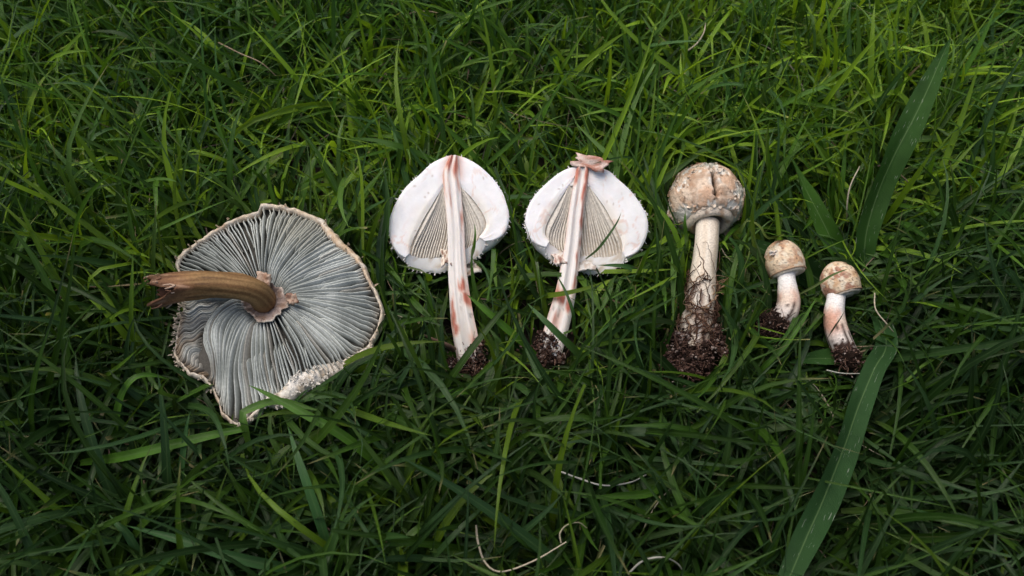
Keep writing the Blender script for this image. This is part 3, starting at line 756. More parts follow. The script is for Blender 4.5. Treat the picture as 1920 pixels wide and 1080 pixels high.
def button3():
    f = lambda x, y: (1220 + x / 2.4545, 280 + y / 2.4545)
    g = lambda pts: [f(x, y) for x, y in pts]
    mask(g([(255, 57), (330, 65), (390, 110), (425, 190), (428, 270), (400, 350), (330, 405), (190, 400), (110, 350), (78, 260), (85, 170), (130, 95), (190, 65)]), .040)
    mask(g([(205, 300), (318, 300), (305, 480), (300, 640), (320, 760), (330, 900), (300, 1000), (180, 1040), (60, 1010), (70, 930), (130, 850), (150, 700), (165, 560), (185, 440)]), .034)
    R0 = .0290
    C = W(*f(254, 232), .036)
    base = W(*f(200, 950), .030)
    neck = W(*f(262, 330), .037)
    A = unit(neck - C + np.array([-.0006, -.010, .0006])); A = unit(np.array([.02, -1, .07]))
    root = thing("mushroom", "whole scaly mushroom with cracked round cap and rootlets round its thick stem", "mushroom", (base[0], base[1], .012), "picked mushrooms laid in a row on the grass")
    prof = [(-R0, .0002), (-.0275, .009), (-.0225, .0185), (-.013, .0258), (-.002, .0290), (.008, .0286), (.0150, .0262), (.0198, .0224), (.0215, .0190), (.0195, .0160), (.016, .013), (.014, .009), (.014, .004)]
    na = 360
    G, pr, th, X, Y = lathe(C, A, prof, na, 301, .0016)
    # the crack: a slit on the side facing up, from near the apex to the veil
    D = G - C
    al_ = D @ A; up = np.array([0, 0, 1.]) - A * A[2]; up = unit(up); sx = np.cross(A, up)
    ang = np.arctan2(D @ sx, D @ up)
    wob = .10 * (n1(al_ * 300, 9) - .5) - .05
    cr_w = sstep(-.026, -.012, al_) * (1 - sstep(.014, .0175, al_))
    crack = np.exp(-((ang - wob - .07 * (n1(al_ * 900, 21) - .5)) / (.026 + .034 * sstep(-.016, .014, al_) * (.6 + .8 * n1(al_ * 700, 22)))) ** 2) * cr_w
    lipc = np.exp(-((np.abs(ang - wob) - .12) / .06) ** 2) * sstep(-.027, -.02, al_) * (1 - sstep(.004, .012, al_)) * sstep(.3, .7, n1(al_ * 300 + (ang > wob) * 7.3, 11))
    rdir = unit(D - al_[..., None] * A)
    G = G - rdir * (crack * .0110)[..., None] + rdir * (lipc * .0010)[..., None]
    q = D * 95
    patch = sstep(.515, .545, fbm(q * 1.15 + 3, 310, 4) + .13 * np.exp(-((np.abs(ang) - .55) / .5) ** 2) - .10 * sstep(-.018, -.027, al_) - .05 * (ang < -.9))
    brown = mixc((.62, .41, .28), (.76, .61, .48), sstep(.35, .65, fbm(q * 2, 312)))
    brown = mixc(brown, (.30, .17, .10), sstep(.56, .70, fbm(q * 1.3 + 9, 313)) * .55)
    c = mixc((.80, .76, .69), brown, patch)
    c = mixc(c, (.75, .72, .66), np.clip(lipc, 0, 1) * .85)
    c = mixc(c, (.05, .03, .02), sstep(.35, .8, crack))
    c = mixc(c, (.10, .06, .04), sstep(.70, .75, fbm(q * 5, 316)) * .8)
    # torn plates of skin stand proud
    G = G + rdir * ((patch - .5) * .0012 + (1 - patch) * (fbm(D * 520, 318) - .5) * .0022 + (fbm(D * 160, 319) - .5) * .0012)[..., None]
    part("cap", G, gridF(na, G.shape[1], cu=True, flip=True), M_SKIN, root, c)
    # lifted scales along the torn edges of the skin
    rs = np.random.default_rng(77); a = Acc()
    ed_ = np.argwhere((patch > .25) & (patch < .75) & (rdir[..., 2] > -.3)); 
    for i_, j_ in ed_[rs.choice(len(ed_), 300)]:
        if j_ > 60 or j_ < 2: continue
        p = G[i_, j_]; nn = unit(D[i_, j_]); tg = unit(np.cross(nn, rs.normal(size=3))); bt = np.cross(nn, tg)
        ln = rs.uniform(.0010, .0030); wd_ = rs.uniform(.0006, .0018)
        cc = np.array([.74, .62, .50]) * rs.uniform(.75, 1.1) if rs.random() < .6 else np.array([.56, .38, .26]) * rs.uniform(.8, 1.1)
        q0 = p - nn * .0003; q1 = p + tg * ln * .55 + nn * .0006; q2 = p + tg * ln + nn * .0011
        a.add([q0 - bt * wd_ * .6, q0 + bt * wd_ * .6, q1 + bt * wd_, q1 - bt * wd_, q2 + bt * wd_ * .3, q2 - bt * wd_ * .5], [(0, 1, 2, 3), (3, 2, 4, 5)], cc)
    V, F, Cc, U = a.out(); part("scales", V, F, M_SKIN, root, Cc, kind='stuff')
    # veil / ring: fat collar round the stem
    ring = [(.0120, .0060), (.0155, .0160), (.0185, .0182), (.0218, .0186), (.0250, .0168), (.0258, .0142), (.0240, .0118), (.0200, .0098), (.0150, .0075)]
    G2, pr2, th2, _, _ = lathe(C, A, ring, 96, 330, .0013)
    c2 = mixc((.74, .64, .53), (.54, .38, .26), sstep(.46, .66, fbm((G2 - C) * 150, 331)))
    c2 = mixc(c2, (.16, .10, .07), sstep(.68, .74, fbm((G2 - C) * 500, 332)) * .7)
    part("ring", G2, gridF(96, G2.shape[1], cu=True, flip=True), M_SKIN, root, c2)
    # skin flaps hanging at the margin
    for i, (x, y, ux, vy, sd_) in enumerate([(400, 345, .0085, .008, 41), (130, 345, .0075, .0095, 42), (345, 385, .0065, .006, 43), (415, 225, .0040, .009, 44), (100, 290, .004, .007, 47)]):
        crumple("skin_flap", root, M_SKIN, W(*f(x, y), .034 - (.012 if y > 330 else 0)), (ux, .002 * (1 if x > 250 else -1), -.002), (.001, vy * .9, .002), nu=9, nv=9, amp=.004, seed=sd_, col_a=(.74, .69, .61), col_b=(.5, .36, .25), thick=.0013, holes=.5)
    def colfn(u, pn):
        c = mixc((.80, .73, .63), (.66, .56, .45), sstep(.42, .66, fbm(pn * np.array([6, 6, 1.6]), 340)))
        c = mixc(c, (.75, .72, .68), sstep(.45, .6, fbm(pn * np.array([4, 4, 4]), 341)) * .7 * sstep(.45, .7, u))
        c = mixc(c, (.22, .13, .09), sstep(.50, .62, fbm(pn * np.array([3, 3, 9]), 342) + .16 * sstep(.4, .95, u) - .08) * .85 * sstep(.42, .62, u))
        return c
    P, rad, T, Nn, Bn = stem_tube(root, [(*f(262, 340), .0385), (*f(258, 420), .0390), (*f(250, 500), .0385), (*f(238, 600), .0375), (*f(226, 700), .0365), (*f(212, 820), .035), (*f(198, 930), .033)],
                                  [.0093, .0090, .0094, .0105, .0120, .0128, .0118], colfn, seed=350)
    r = np.random.default_rng(35)
    # rootlets wound over the lower stem
    paths = []; rads = []; cols = []
    for i in range(130):
        k0 = int(22 + 26 * r.random() ** .75); m = r.integers(7, 14); a0 = r.uniform(0, 2 * PI); da = r.normal(0, 1.3); dk = r.uniform(-14, 16)
        pts = []
        for j in range(m):
            s = j / (m - 1); kk = int(np.clip(k0 + dk * s, 0, 49)); aa = a0 + da * s + r.normal(0, .10)
            off = rad[kk] + r.uniform(.0002, .0022) + (.006 * s ** 2 * (r.random() < .25))
            pts.append(P[kk] + off * (math.cos(aa) * Nn[kk] + math.sin(aa) * Bn[kk]) + r.normal(0, .0003, 3))
        paths.append(cr(pts, m * 2)); rads.append(r.uniform(.00022, .00065)); cols.append(np.array([.085, .045, .030]) * r.uniform(.5, 1.7) if r.random() < .85 else (.30, .20, .13))
    for i in range(16):          # a frayed bunch on the right
        p0 = W(*f(295, 650), .036); d = np.array([r.uniform(.004, .013), r.uniform(-.005, .009), r.uniform(-.002, .006)])
        paths.append(cr([p0, p0 + d * .5 + r.normal(0, .0015, 3), p0 + d + r.normal(0, .0015, 3), p0 + d * 1.1 + r.normal(0, .002, 3)], 10)); rads.append(r.uniform(.0002, .0004)); cols.append((.34, .22, .13))
    for i in range(60):
        p0 = W(f(200, 950)[0] + r.uniform(-40, 40), f(200, 950)[1] + r.uniform(-40, 30), .036); d = unit(r.normal(size=3)) * r.uniform(.004, .012)
        paths.append(cr([p0, p0 + d * .5 + r.normal(0, .0012, 3), p0 + d], 9)); rads.append(r.uniform(.0002, .0004)); cols.append(np.array([.12, .07, .05]) * r.uniform(.5, 2))
    strands("roots", M_ROOT, root, paths, rads, cols)
    sp = [(100, 965, .0060), (140, 925, .0075), (195, 930, .0085), (255, 920, .0080), (310, 890, .0065), (175, 985, .0085), (240, 985, .0080), (75, 1000, .0050), (300, 835, .0048), (150, 1020, .0050), (205, 1035, .0045), (120, 870, .0045), (330, 930, .0040), (160, 860, .0040)]
    pts = [W(*f(x, y), .039 + .004 * (i_ % 2)) for i_, (x, y, _) in enumerate(sp)]
    soil(root, pts, [s[2] for s in sp], 2400, seed=36, size=(.00035, .0016), core=[(p - np.array([0, 0, .002]), s[2] * .95) for p, s in zip(pts, sp)])
button3()

def small(label, f, cap_c, A, R0, stem_px, stem_r, soil_sp, seed, capz, outline, stem_poly, spots):
    mask([f(x, y) for x, y in outline], capz + .004); mask([f(x, y) for x, y in stem_poly], capz)
    C = W(*f(*cap_c), capz)
    base = W(*stem_px[-1][:2], stem_px[-1][2])
    root = thing("mushroom", label, "mushroom", (base[0], base[1], .012), "picked mushrooms laid in a row on the grass")
    A = unit(A)
    prof = np.array([(-1.18, .005), (-1.12, .30), (-.90, .64), (-.48, .91), (.05, 1.0), (.42, .96), (.66, .87), (.73, .80), (.72, .70), (.70, .60), (.72, .50), (.78, .42), (.80, .1)]) * R0
    G, pr, th, X, Y = lathe(C, A, prof, 96, seed, R0 * .05)
    D = G - C; al_ = D @ A
    q = D / R0 * 2.4
    c = mixc((.78, .62, .44), (.62, .40, .24), sstep(.4, .64, fbm(q, seed + 3)))
    c = mixc(c, (.34, .16, .11), sstep(.44, .60, fbm(q * 1.1 + 5, seed + 4)) * (.85 if spots else .5)); c = mixc(c, (.80, .72, .58), sstep(.58, .66, fbm(q * 1.6 + 11, seed + 14)) * .8)
    c = mixc(c, (.10, .06, .045), sstep(.66, .72, fbm(q * 4.5, seed + 5)) * .85)
    c = mixc(c, (.76, .70, .60), sstep(.62, .7, al_ / R0) * .9)
    und = np.zeros(G.shape[:2]); und[:, int(70 * .86):] = 1
    c = mixc(c, (.80, .75, .68), und * .9)
    part("cap", G, gridF(96, G.shape[1], cu=True, flip=True), M_SKIN, root, c)
    # dark parting line of the veil above the lip
    lipP = C + A * R0 * .60 + (np.cos(th)[:, None] * X + np.sin(th)[:, None] * Y) * R0 * .905
    V, F = tube(np.concatenate([lipP, lipP[:1]]), R0 * .035 * (1 + .5 * n1(np.arange(97) * .4, seed)), 6)
    part("veil_edge", V, F, M_SKIN, root, (.42, .29, .19))
    def colfn(u, pn):
        c = mixc((.80, .79, .78), (.74, .60, .50), sstep(.22, .5, u + .25 * (fbm(pn * np.array([2, 2, 3]), seed + 6) - .5)))
        c = mixc(c, (.62, .30, .21), sstep(.40, .60, fbm(pn * np.array([2.5, 2.5, 4]), seed + 7)) * (.8 if spots else .45) * sstep(.25, .45, u) * (1 - sstep(.6, .8, u)))
        c = mixc(c, (.80, .77, .76), sstep(.55, .75, u) * .6)
        c = mixc(c, (.05, .028, .022), sstep(.50, .56, fbm(pn * np.array([4, 4, 7]), seed + 8) + .35 * sstep(.45, 1, u) - .17) * sstep(.45, .62, u))
        return c
    P, rad, T, Nn, Bn = stem_tube(root, stem_px, stem_r, colfn, seed=seed + 9, n=44, ns=24, amp=.0005)
    pts = [W(*f(x, y), z) for x, y, z, _ in soil_sp]
    soil(root, pts, [s[3] for s in soil_sp], 800, seed=seed + 11, size=(.00025, .0011), core=[(p, s[3] * .9) for p, s in zip(pts, soil_sp)])
    if not spots:
        crumple("skin_flap", root, M_SKIN, W(*f(232, 172), capz + .0118), (.0028, .0002, 0), (.0002, .0016, .0008), nu=7, nv=6, amp=.0016, seed=seed, col_a=(.78, .73, .66), col_b=(.7, .55, .45), thick=.0006)
f5 = lambda x, y: (1390 + x / 3.8556, 430 + y / 3.8556)
z5 = .042
small("small button mushroom whose stem bends down left into a soil clump", f5, (312, 236), (.22, -1, -.20), .0148,
      [(*f5(325, 300), z5), (*f5(325, 350), z5), (*f5(335, 440), z5), (*f5(342, 530), z5 - .001), (*f5(318, 610), z5 - .003), (*f5(265, 660), z5 - .006), (*f5(205, 690), z5 - .008)],
      [.0068, .0066, .0076, .0086, .0088, .0082, .0070], [(272, 690, .043, .0072), (215, 690, .042, .0084), (160, 655, .041, .0068), (200, 745, .040, .0068), (235, 630, .045, .0048), (300, 715, .041, .0056), (140, 690, .039, .0045)], 400, z5,
      [(165, 190), (220, 115), (300, 100), (390, 155), (440, 250), (448, 330), (430, 370), (210, 340), (170, 260)], [(255, 320), (395, 340), (408, 520), (400, 630), (330, 740), (180, 800), (110, 680), (210, 590), (250, 480)], False)
small("small button mushroom whose stem curves down right, rightmost of the row", f5, (716, 388), (.24, -1, -.20), .0143,
      [(*f5(690, 440), z5), (*f5(684, 500), z5), (*f5(672, 600), z5), (*f5(680, 690), z5 - .002), (*f5(705, 780), z5 - .004), (*f5(740, 860), z5 - .006), (*f5(768, 925), z5 - .008)],
      [.0068, .0066, .0072, .0080, .0086, .0088, .0080], [(765, 925, .041, .0072), (718, 915, .041, .0056), (808, 910, .041, .0058), (772, 965, .039, .0060), (700, 870, .044, .0022), (740, 885, .046, .0024), (820, 945, .039, .0045)], 450, z5,
      [(580, 370), (620, 280), (700, 230), (790, 250), (850, 330), (855, 420), (820, 520), (770, 560), (600, 468)], [(620, 470), (750, 520), (760, 660), (860, 880), (850, 960), (760, 1000), (670, 910), (610, 720)], True)

# ================================================================== leaves and blades built one by one
def strip(path, width, fold=.22, nu=5, n=28, twist=0.0, wave=0.0, seed=0, wprof=None, thick=0):
    """blade along a world path; returns grid n x nu and uv"""
    P = cr(path, n); T = unit(np.gradient(P, axis=0))
    up = unit(CAM * 0 + np.array([0, -.25, 1.0]))
    L = unit(np.cross(T, up)); Nn = np.cross(L, T)
    v = np.linspace(0, 1, n)
    tw = (twist * v + wave * np.sin(v * 9 + seed))[:, None]
    L2 = L * np.cos(tw) + Nn * np.sin(tw); N2 = -L * np.sin(tw) + Nn * np.cos(tw)
    wd = width * (np.interp(v, [0, .15, .5, .75, .9, 1], [.55, .85, 1, .8, .42, .02]) if wprof is None else np.interp(v, np.linspace(0, 1, len(wprof)), wprof))
    u = np.linspace(-1, 1, nu)
    V = P[:, None] + L2[:, None] * (u[None] * wd[:, None] / 2)[..., None] + N2[:, None] * ((np.abs(u)[None] - .5) * fold * wd[:, None] + .02 * wd[:, None] * np.sin(v * 23 + seed)[:, None] * u[None])[..., None]
    uv = np.stack([np.broadcast_to(u[None], (n, nu)), np.broadcast_to(v[:, None], (n, nu))], -1)
    return V, gridF(n, nu), uv
for p_, z_ in (([(1484, 290), (1500, 300), (1545, 380), (1575, 440), (1560, 450), (1520, 390)], .050), ([(1478, 680), (1520, 655), (1580, 650), (1590, 685), (1520, 690)], .036), ([(1400, 450), (1450, 455), (1540, 520), (1530, 560), (1480, 520)], .034)):
    mask(p_, z_)
plant_c = W(1625, 560, .012)
plant = thing("broadleaf_grass_plant", "wide leaved grass plant with long flat dark green leaves beside the small mushrooms", "plant", plant_c)
def broad(pts, w_, col, lab, wprof=None, seed=0, fold=.12):
    V, F, uv = strip([W(x, y, z) for x, y, z in pts], w_, .20, 9, 60, wave=.38, seed=seed, wprof=wprof)
    cc = np.broadcast_to(np.array(col) * np.array([.90, .98, .62]), (V.shape[0] * V.shape[1], 3)) * (.85 + .3 * fbm(V.reshape(-1, 3) * 60, seed)[:, None])
    part("leaf", V, F, M_BROAD, plant, cc, uv, label=lab)
    p = [W(x, y, z) for x, y, z in pts]
DG = (.030, .080, .026)
broad([(1622, 560, .012), (1622, 500, .030), (1625, 440, .046), (1648, 365, .062), (1680, 290, .078), (1712, 225, .090), (1740, 165, .099), (1764, 112, .102), (1782, 72, .102)], .0205, (.034, .085, .026), "tall leaf reaching up right with white scrape marks", [.55, .68, .85, .97, 1, .95, .8, .5, .05], 1)
broad([(1615, 570, .012), (1650, 600, .044), (1662, 648, .056), (1640, 690, .060), (1612, 760, .060), (1586, 840, .064), (1550, 930, .070), (1512, 1010, .074), (1472, 1100, .076)], .0200, (.034, .082, .040), "long leaf hanging down to the bottom edge with a pale midrib", [.5, .6, .75, .72, .85, 1, 1.0, .85, .6], 2)
broad([(1600, 560, .012), (1585, 500, .030), (1555, 440, .046), (1520, 370, .058), (1484, 296, .066)], .0155, (.05, .12, .026), "lighter narrow leaf pointing up left", [.7, 1, 1, .7, .05], 3)
broad([(1600, 590, .010), (1560, 545, .022), (1500, 500, .030), (1440, 470, .036), (1395, 452, .038)], .022, (.028, .07, .028), "dark leaf lying behind the small mushrooms", [.7, 1, 1, .8, .3], 4)
broad([(1640, 600, .010), (1618, 648, .022), (1570, 668, .030), (1520, 672, .034), (1478, 680, .034)], .0175, (.05, .12, .045), "short leaf lying under the right small mushroom", [.6, .9, 1, .7, .05], 5)
broad([(1620, 590, .010), (1560, 610, .014), (1500, 600, .018), (1440, 560, .022)], .020, (.028, .07, .028), None, [.7, 1, .9, .1], 6)
for pts_, w_ in (([(1622, 500), (1648, 365), (1680, 290), (1735, 170)], 30), ([(1655, 660), (1612, 760), (1588, 840), (1556, 930), (1500, 1075)], 26)):
    p = np.array(pts_, float); mask(np.concatenate([p + [w_ * .75, w_ * .35], (p - [w_ * .75, w_ * .35])[::-1]]), .05 if w_ > 28 else .052)

YG, MG, BG, DK = (.16, .29, .020), (.070, .175, .018), (.046, .125, .036), (.034, .09, .022)
def clear(pts, half_w, zmin=.04):
    p = cr(np.array([q_ for q_ in pts if q_[2] >= zmin] or pts[-2:], float), 14)
    d = unit(np.gradient(p[:, :2], axis=0)); l_ = np.stack([-d[:, 1], d[:, 0]], -1) * half_w * .5
    for i in range(13):
        mask([p[i, :2] + l_[i], p[i + 1, :2] + l_[i + 1], p[i + 1, :2] - l_[i + 1], p[i, :2] - l_[i]], (p[i, 2] + p[i + 1, 2]) / 2 + .006)
def blade(pts, w_mm, col, label, twist=0.0, fold=.2, wprof=None, seed=0, mat=None, cat="grass blade", name="grass_blade", n=24, group="long single grass blades"):
    V, F, uv = strip([W(x, y, z) for x, y, z in pts], w_mm * .001, fold, 5, n, twist, seed=seed, wprof=wprof)
    cc = np.array(col)[None] * (.8 + .4 * fbm(V.reshape(-1, 3) * 70, 3 + seed)[:, None])
    clear(pts, w_mm * 2.2)
    return solo(name, V, F, mat or M_GRASS, label, cat, cc, uv, group)
blade([(760, 915, .02), (700, 862, .050), (640, 815, .066), (560, 770, .073), (500, 738, .075), (466, 722, .074)], 6.6, MG, "broad green blade lying across the lower edge of the big cap", seed=1)
blade([(474, 900, .012), (470, 850, .040), (459, 800, .066), (455, 775, .070), (470, 766, .070), (520, 752, .066), (600, 770, .058)], 5.2, (.09, .19, .035), "bright blade sharply bent over the bottom tip of the big cap", seed=2, wprof=[.5, .7, .8, 1.0, 1, .9, .1])
blade([(150, 868, .040), (235, 855, .058), (330, 832, .066), (400, 815, .066), (462, 803, .062)], 6.6, MG, "broad blade lying almost level below the big cap at left", seed=3, wprof=[.6, 1, 1, .9, .6])
blade([(212, 885, .012), (216, 800, .050), (228, 740, .068), (252, 708, .073), (285, 703, .068), (318, 712, .058)], 5.4, MG, "blade arching over at the left below the brown stem end", seed=4)
blade([(288, 690, .012), (250, 645, .040), (220, 610, .056), (190, 578, .066), (165, 560, .07)], 5.2, YG, "bright yellow green blade pointing up left, left of the big cap", seed=5)
blade([(632, 1100, .02), (610, 1010, .060), (580, 920, .076), (556, 850, .080), (540, 800, .076)], 6.4, BG, "long upright blue green blade below the big cap, tip just under its rim", seed=6)
blade([(700, 1080, .020), (560, 1068, .048), (440, 1045, .062), (330, 1010, .068), (235, 985, .064)], 7.0, BG, "very long blade sweeping along the bottom edge at left", seed=7)
blade([(292, 1085, .02), (262, 1040, .05), (238, 1000, .06), (222, 985, .062), (205, 965, .06)], 6.2, BG, "broad blade in the bottom left corner leaning left", seed=8)
blade([(1005, 665, .030), (960, 625, .050), (920, 590, .060), (875, 552, .066)], 5.4, MG, "blade resting its tip on the right side of the left half's stem", seed=9)
blade([(1120, 712, .012), (1085, 665, .044), (1048, 628, .064), (1015, 595, .070), (988, 568, .066)], 5.6, (.06, .14, .04), "blade crossing the soiled stem end of the right half", seed=10)
blade([(1092, 640, .030), (1077, 625, .050), (1075, 590, .072), (1062, 550, .078), (1042, 512, .076)], 2.6, DK, "thin dark blade curling across the right half's slanting stem", seed=11)
blade([(1098, 486, .055), (1120, 468, .074), (1142, 440, .082), (1158, 415, .084), (1165, 398, .084)], 1.9, (.045, .10, .03), "thin dark blade crossing the gills of the right half", seed=12)
blade([(884, 486, .050), (889, 465, .072), (891, 440, .082), (890, 418, .084)], 2.0, MG, "short thin blade standing before the left half's right gills", seed=13)
blade([(1288, 470, .030), (1287, 450, .052), (1284, 420, .066), (1285, 396, .070)], 3.4, MG, "short blade standing before the left edge of the scaly cap", seed=14)
blade([(1470, 440, .05), (1440, 446, .060), (1424, 424, .066), (1405, 414, .066), (1392, 420, .060)], 2.0, (.14, .19, .04), "yellowish curled tendril touching the left small mushroom's cap", seed=15)
blade([(1375, 450, .02), (1382, 440, .045), (1392, 425, .055), (1402, 410, .058)], 6.5, (.10, .16, .03), "short yellowish leaf right of the scaly cap", seed=16, wprof=[.4, 1, .8, .1])
blade([(1498, 552, .040), (1530, 535, .056), (1560, 516, .066), (1592, 503, .068)], 1.9, (.12, .18, .06), "thin blade lying over the right small mushroom's cap", seed=17)
blade([(1545, 645, .030), (1560, 620, .058), (1575, 598, .066), (1584, 582, .066)], 1.4, (.06, .07, .04), "hair thin stalk crossing the right small mushroom's stem", seed=18)
blade([(1400, 720, .02), (1430, 690, .046), (1470, 650, .056), (1505, 600, .060), (1531, 558, .06)], 4.2, MG, "blade leaning up right between the two small mushrooms", seed=19)
blade([(1725, 330, .03), (1700, 190, .055), (1640, 180, .066), (1560, 230, .07)], 5.2, YG, "yellow green blade crossing the upper right corner above the tall leaf", seed=20, wprof=[.6, 1, .8, .02])
blade([(1305, 790, .01), (1240, 910, .05), (1150, 930, .062), (1090, 932, .064)], 6.5, MG, "wide blade lying level under the scaly mushroom near the bottom", seed=21)
blade([(905, 740, .02), (870, 733, .05), (830, 740, .058), (780, 752, .05)], 5.0, MG, "short level blade below the left half's soil", seed=22)
blade([(1300, 450, .02), (1240, 520, .03), (1175, 500, .05), (1120, 497, .052)], 5.6, BG, "arched blue green blade under the right half's cap", seed=23)
blade([(365, 860, .01), (340, 900, .05), (350, 800, .07), (358, 770, .072)], 5.0, BG, "upright blue green blade left below the big cap", seed=24)
# pale dry straws
SW, SB = (.52, .46, .34), (.40, .30, .20)
def straw(pts, w_mm, col, label, seed=0):
    P = cr([W(x, y, z) for x, y, z in pts], 30)
    V, F = tube(P, w_mm * .0005 * np.linspace(1, .6, 30) * (.8 + .4 * n1(np.arange(30) * .5, seed)), 6)
    clear(pts, 15)
    return solo("dry_straw", V, F, M_STRAW, label, "dry straw", np.array(col) * (.8 + .4 * fbm(V.reshape(-1, 3) * 120, seed)[:, None]), None, "pale dry straws")
straw([(893, 985, .072), (896, 1015, .072), (910, 1055, .070), (940, 1072, .068), (1000, 1052, .072), (1062, 1016, .074)], 1.5, SW, "long pale straw hooked like a U at the bottom centre", 1)
straw([(1052, 1018, .072), (1050, 1000, .074), (1062, 985, .074), (1085, 980, .07), (1100, 990, .066)], 1.1, (.42, .38, .26), "short curled straw joining the hooked straw's right end", 2)
straw([(1178, 1076, .06), (1205, 1052, .066), (1240, 1045, .068), (1268, 1055, .064), (1284, 1075, .056)], 1.6, (.5, .5, .44), "pale arched straw at the bottom edge right of centre", 3)
straw([(1040, 880, .060), (1080, 895, .066), (1130, 910, .068), (1180, 905, .066), (1212, 890, .058)], 1.3, (.44, .44, .40), "sagging grey straw below the right half", 4)
straw([(1590, 425, .03), (1588, 390, .05), (1594, 350, .062), (1612, 312, .066)], 1.5, SW, "upright pale straw left of the tall wide leaf", 5)
straw([(1290, 95, .055), (1308, 80, .06), (1320, 60, .062), (1323, 42, .06)], 1.4, SW, "short bent pale straw near the top edge", 6)
straw([(410, 80, .055), (450, 100, .062), (490, 118, .06), (517, 142, .05)], 1.3, SB, "thin tan straw lying at the top left", 7)
straw([(1640, 550, .055), (1642, 580, .06), (1665, 610, .058), (1690, 640, .045)], 1.1, SW, "fine curved straw right of the right small mushroom", 8)
straw([(1550, 694, .042), (1580, 700, .046), (1620, 700, .044), (1660, 695, .036)], .9, (.42, .43, .38), "white straw lying under the right small mushroom's base", 9)
tw = [W(x, y, z) for x, y, z in ((788, 625, .045), (812, 636, .044), (836, 646, .040), (850, 655, .03))]
V, F = tube(cr(tw, 18), np.linspace(.0006, .0024, 18), 8)
solo("twig", V, F, M_ROOT, "small brown twig left of the left half's soiled stem base", "twig", np.array([.16, .10, .07]) * (.7 + .6 * fbm(V.reshape(-1, 3) * 300, 3)[:, None]))

# ================================================================== grass
MH, MW = 270, 480
yy, xx = np.mgrid[0:MH, 0:MW]; XX, YY = xx * 4 + 2.0, yy * 4 + 2.0
SURF = np.full((MH, MW), 9.0)                      # height of what lies there, per cell of the view
def inpoly(poly):
    ins = np.zeros((MH, MW), bool); p = poly; m = len(p); j = m - 1
    for i in range(m):
        c = ((p[i, 1] > YY) != (p[j, 1] > YY)) & (XX < (p[j, 0] - p[i, 0]) * (YY - p[i, 1]) / (p[j, 1] - p[i, 1] + 1e-9) + p[i, 0])
        ins ^= c; j = i
    return ins
for poly, z, k, y0 in MASKS:
    ins = inpoly(poly)
    h = W(XX, YY, z, k, y0)[..., 2]
    SURF = np.where(ins & (SURF > 8), h, np.where(ins, np.maximum(SURF, h), SURF))

def blades(root, az, el, bend, curl, L, wd, twist, fold, K, kink=None):
    """all blades at once: n x K x 3 x 3"""
    n = len(L); s = np.linspace(0, 1, K)
    e = el[:, None] - bend[:, None] * s[None] ** 1.4
    if kink is not None: e = e - kink[1][:, None] * sstep(-.06, .06, s[None] - kink[0][:, None])
    a = az[:, None] + curl[:, None] * s[None] ** 1.5
    T = np.stack([np.cos(e) * np.cos(a), np.cos(e) * np.sin(a), np.sin(e)], -1)
    step = (L / (K - 1))[:, None, None]
    P = root[:, None] + np.concatenate([np.zeros((n, 1, 3)), np.cumsum((T[:, :-1] + T[:, 1:]) / 2 * step, 1)], 1)
    Lh = np.stack([-np.sin(a), np.cos(a), 0 * a], -1); Nn = np.cross(T, Lh)
    tw = twist[:, 0:1] + twist[:, 1:2] * s[None]
    L2 = Lh * np.cos(tw)[..., None] + Nn * np.sin(tw)[..., None]; N2 = -Lh * np.sin(tw)[..., None] + Nn * np.cos(tw)[..., None]
    wp = np.interp(s, [0, .12, .35, .6, .8, .93, 1], [.62, .88, 1, .88, .58, .25, .01])
    blunt = _h(np.arange(n), np.arange(n) * 0 + K, np.arange(n) * 0, 5) < .10
    ww = wd[:, None] * np.where(blunt[:, None], np.maximum(wp[None], .42), wp[None])
    V = np.stack([P - L2 * (ww / 2)[..., None] + N2 * (fold[:, None] * ww)[..., None], P - N2 * (fold[:, None] * ww * .2)[..., None], P + L2 * (ww / 2)[..., None] + N2 * (fold[:, None] * ww)[..., None]], 2)
    return V
def bad(V, lucky=None):
    """blades with more than a tip standing in front of a laid-out thing"""
    P = V[:, :, 1]
    px, py = proj(P)
    i = np.clip((py / 4).astype(int), 0, MH - 1); j = np.clip((px / 4).astype(int), 0, MW - 1)
    inside = (px > 0) & (px < 1920) & (py > 0) & (py < 1080)
    hs = SURF[i, j]
    hit = inside & (hs < 8) & (P[..., 2] > hs - .010)
    if lucky is not None: hit = hit & ~(lucky[:, None] & (hit.sum(1) <= 1)[:, None])
    low = P[..., 2] < -.02
    return hit.sum(1) >= 1, low.sum(1)
def pick(n, K, x0, x1, y0, y1, r, far=False):
    """grow n_shoots shoots, each a stem with a few leaves set alternately on it"""
    sx = r.uniform(x0, x1, n); sy = r.uniform(y0, y1, n)
    den = fbm(np.stack([sx * 9, sy * 9, sx * 0], -1), 91)
    keep = r.random(n) < .35 + 1.1 * sstep(.3, .65, den)
    return sx[keep], sy[keep]

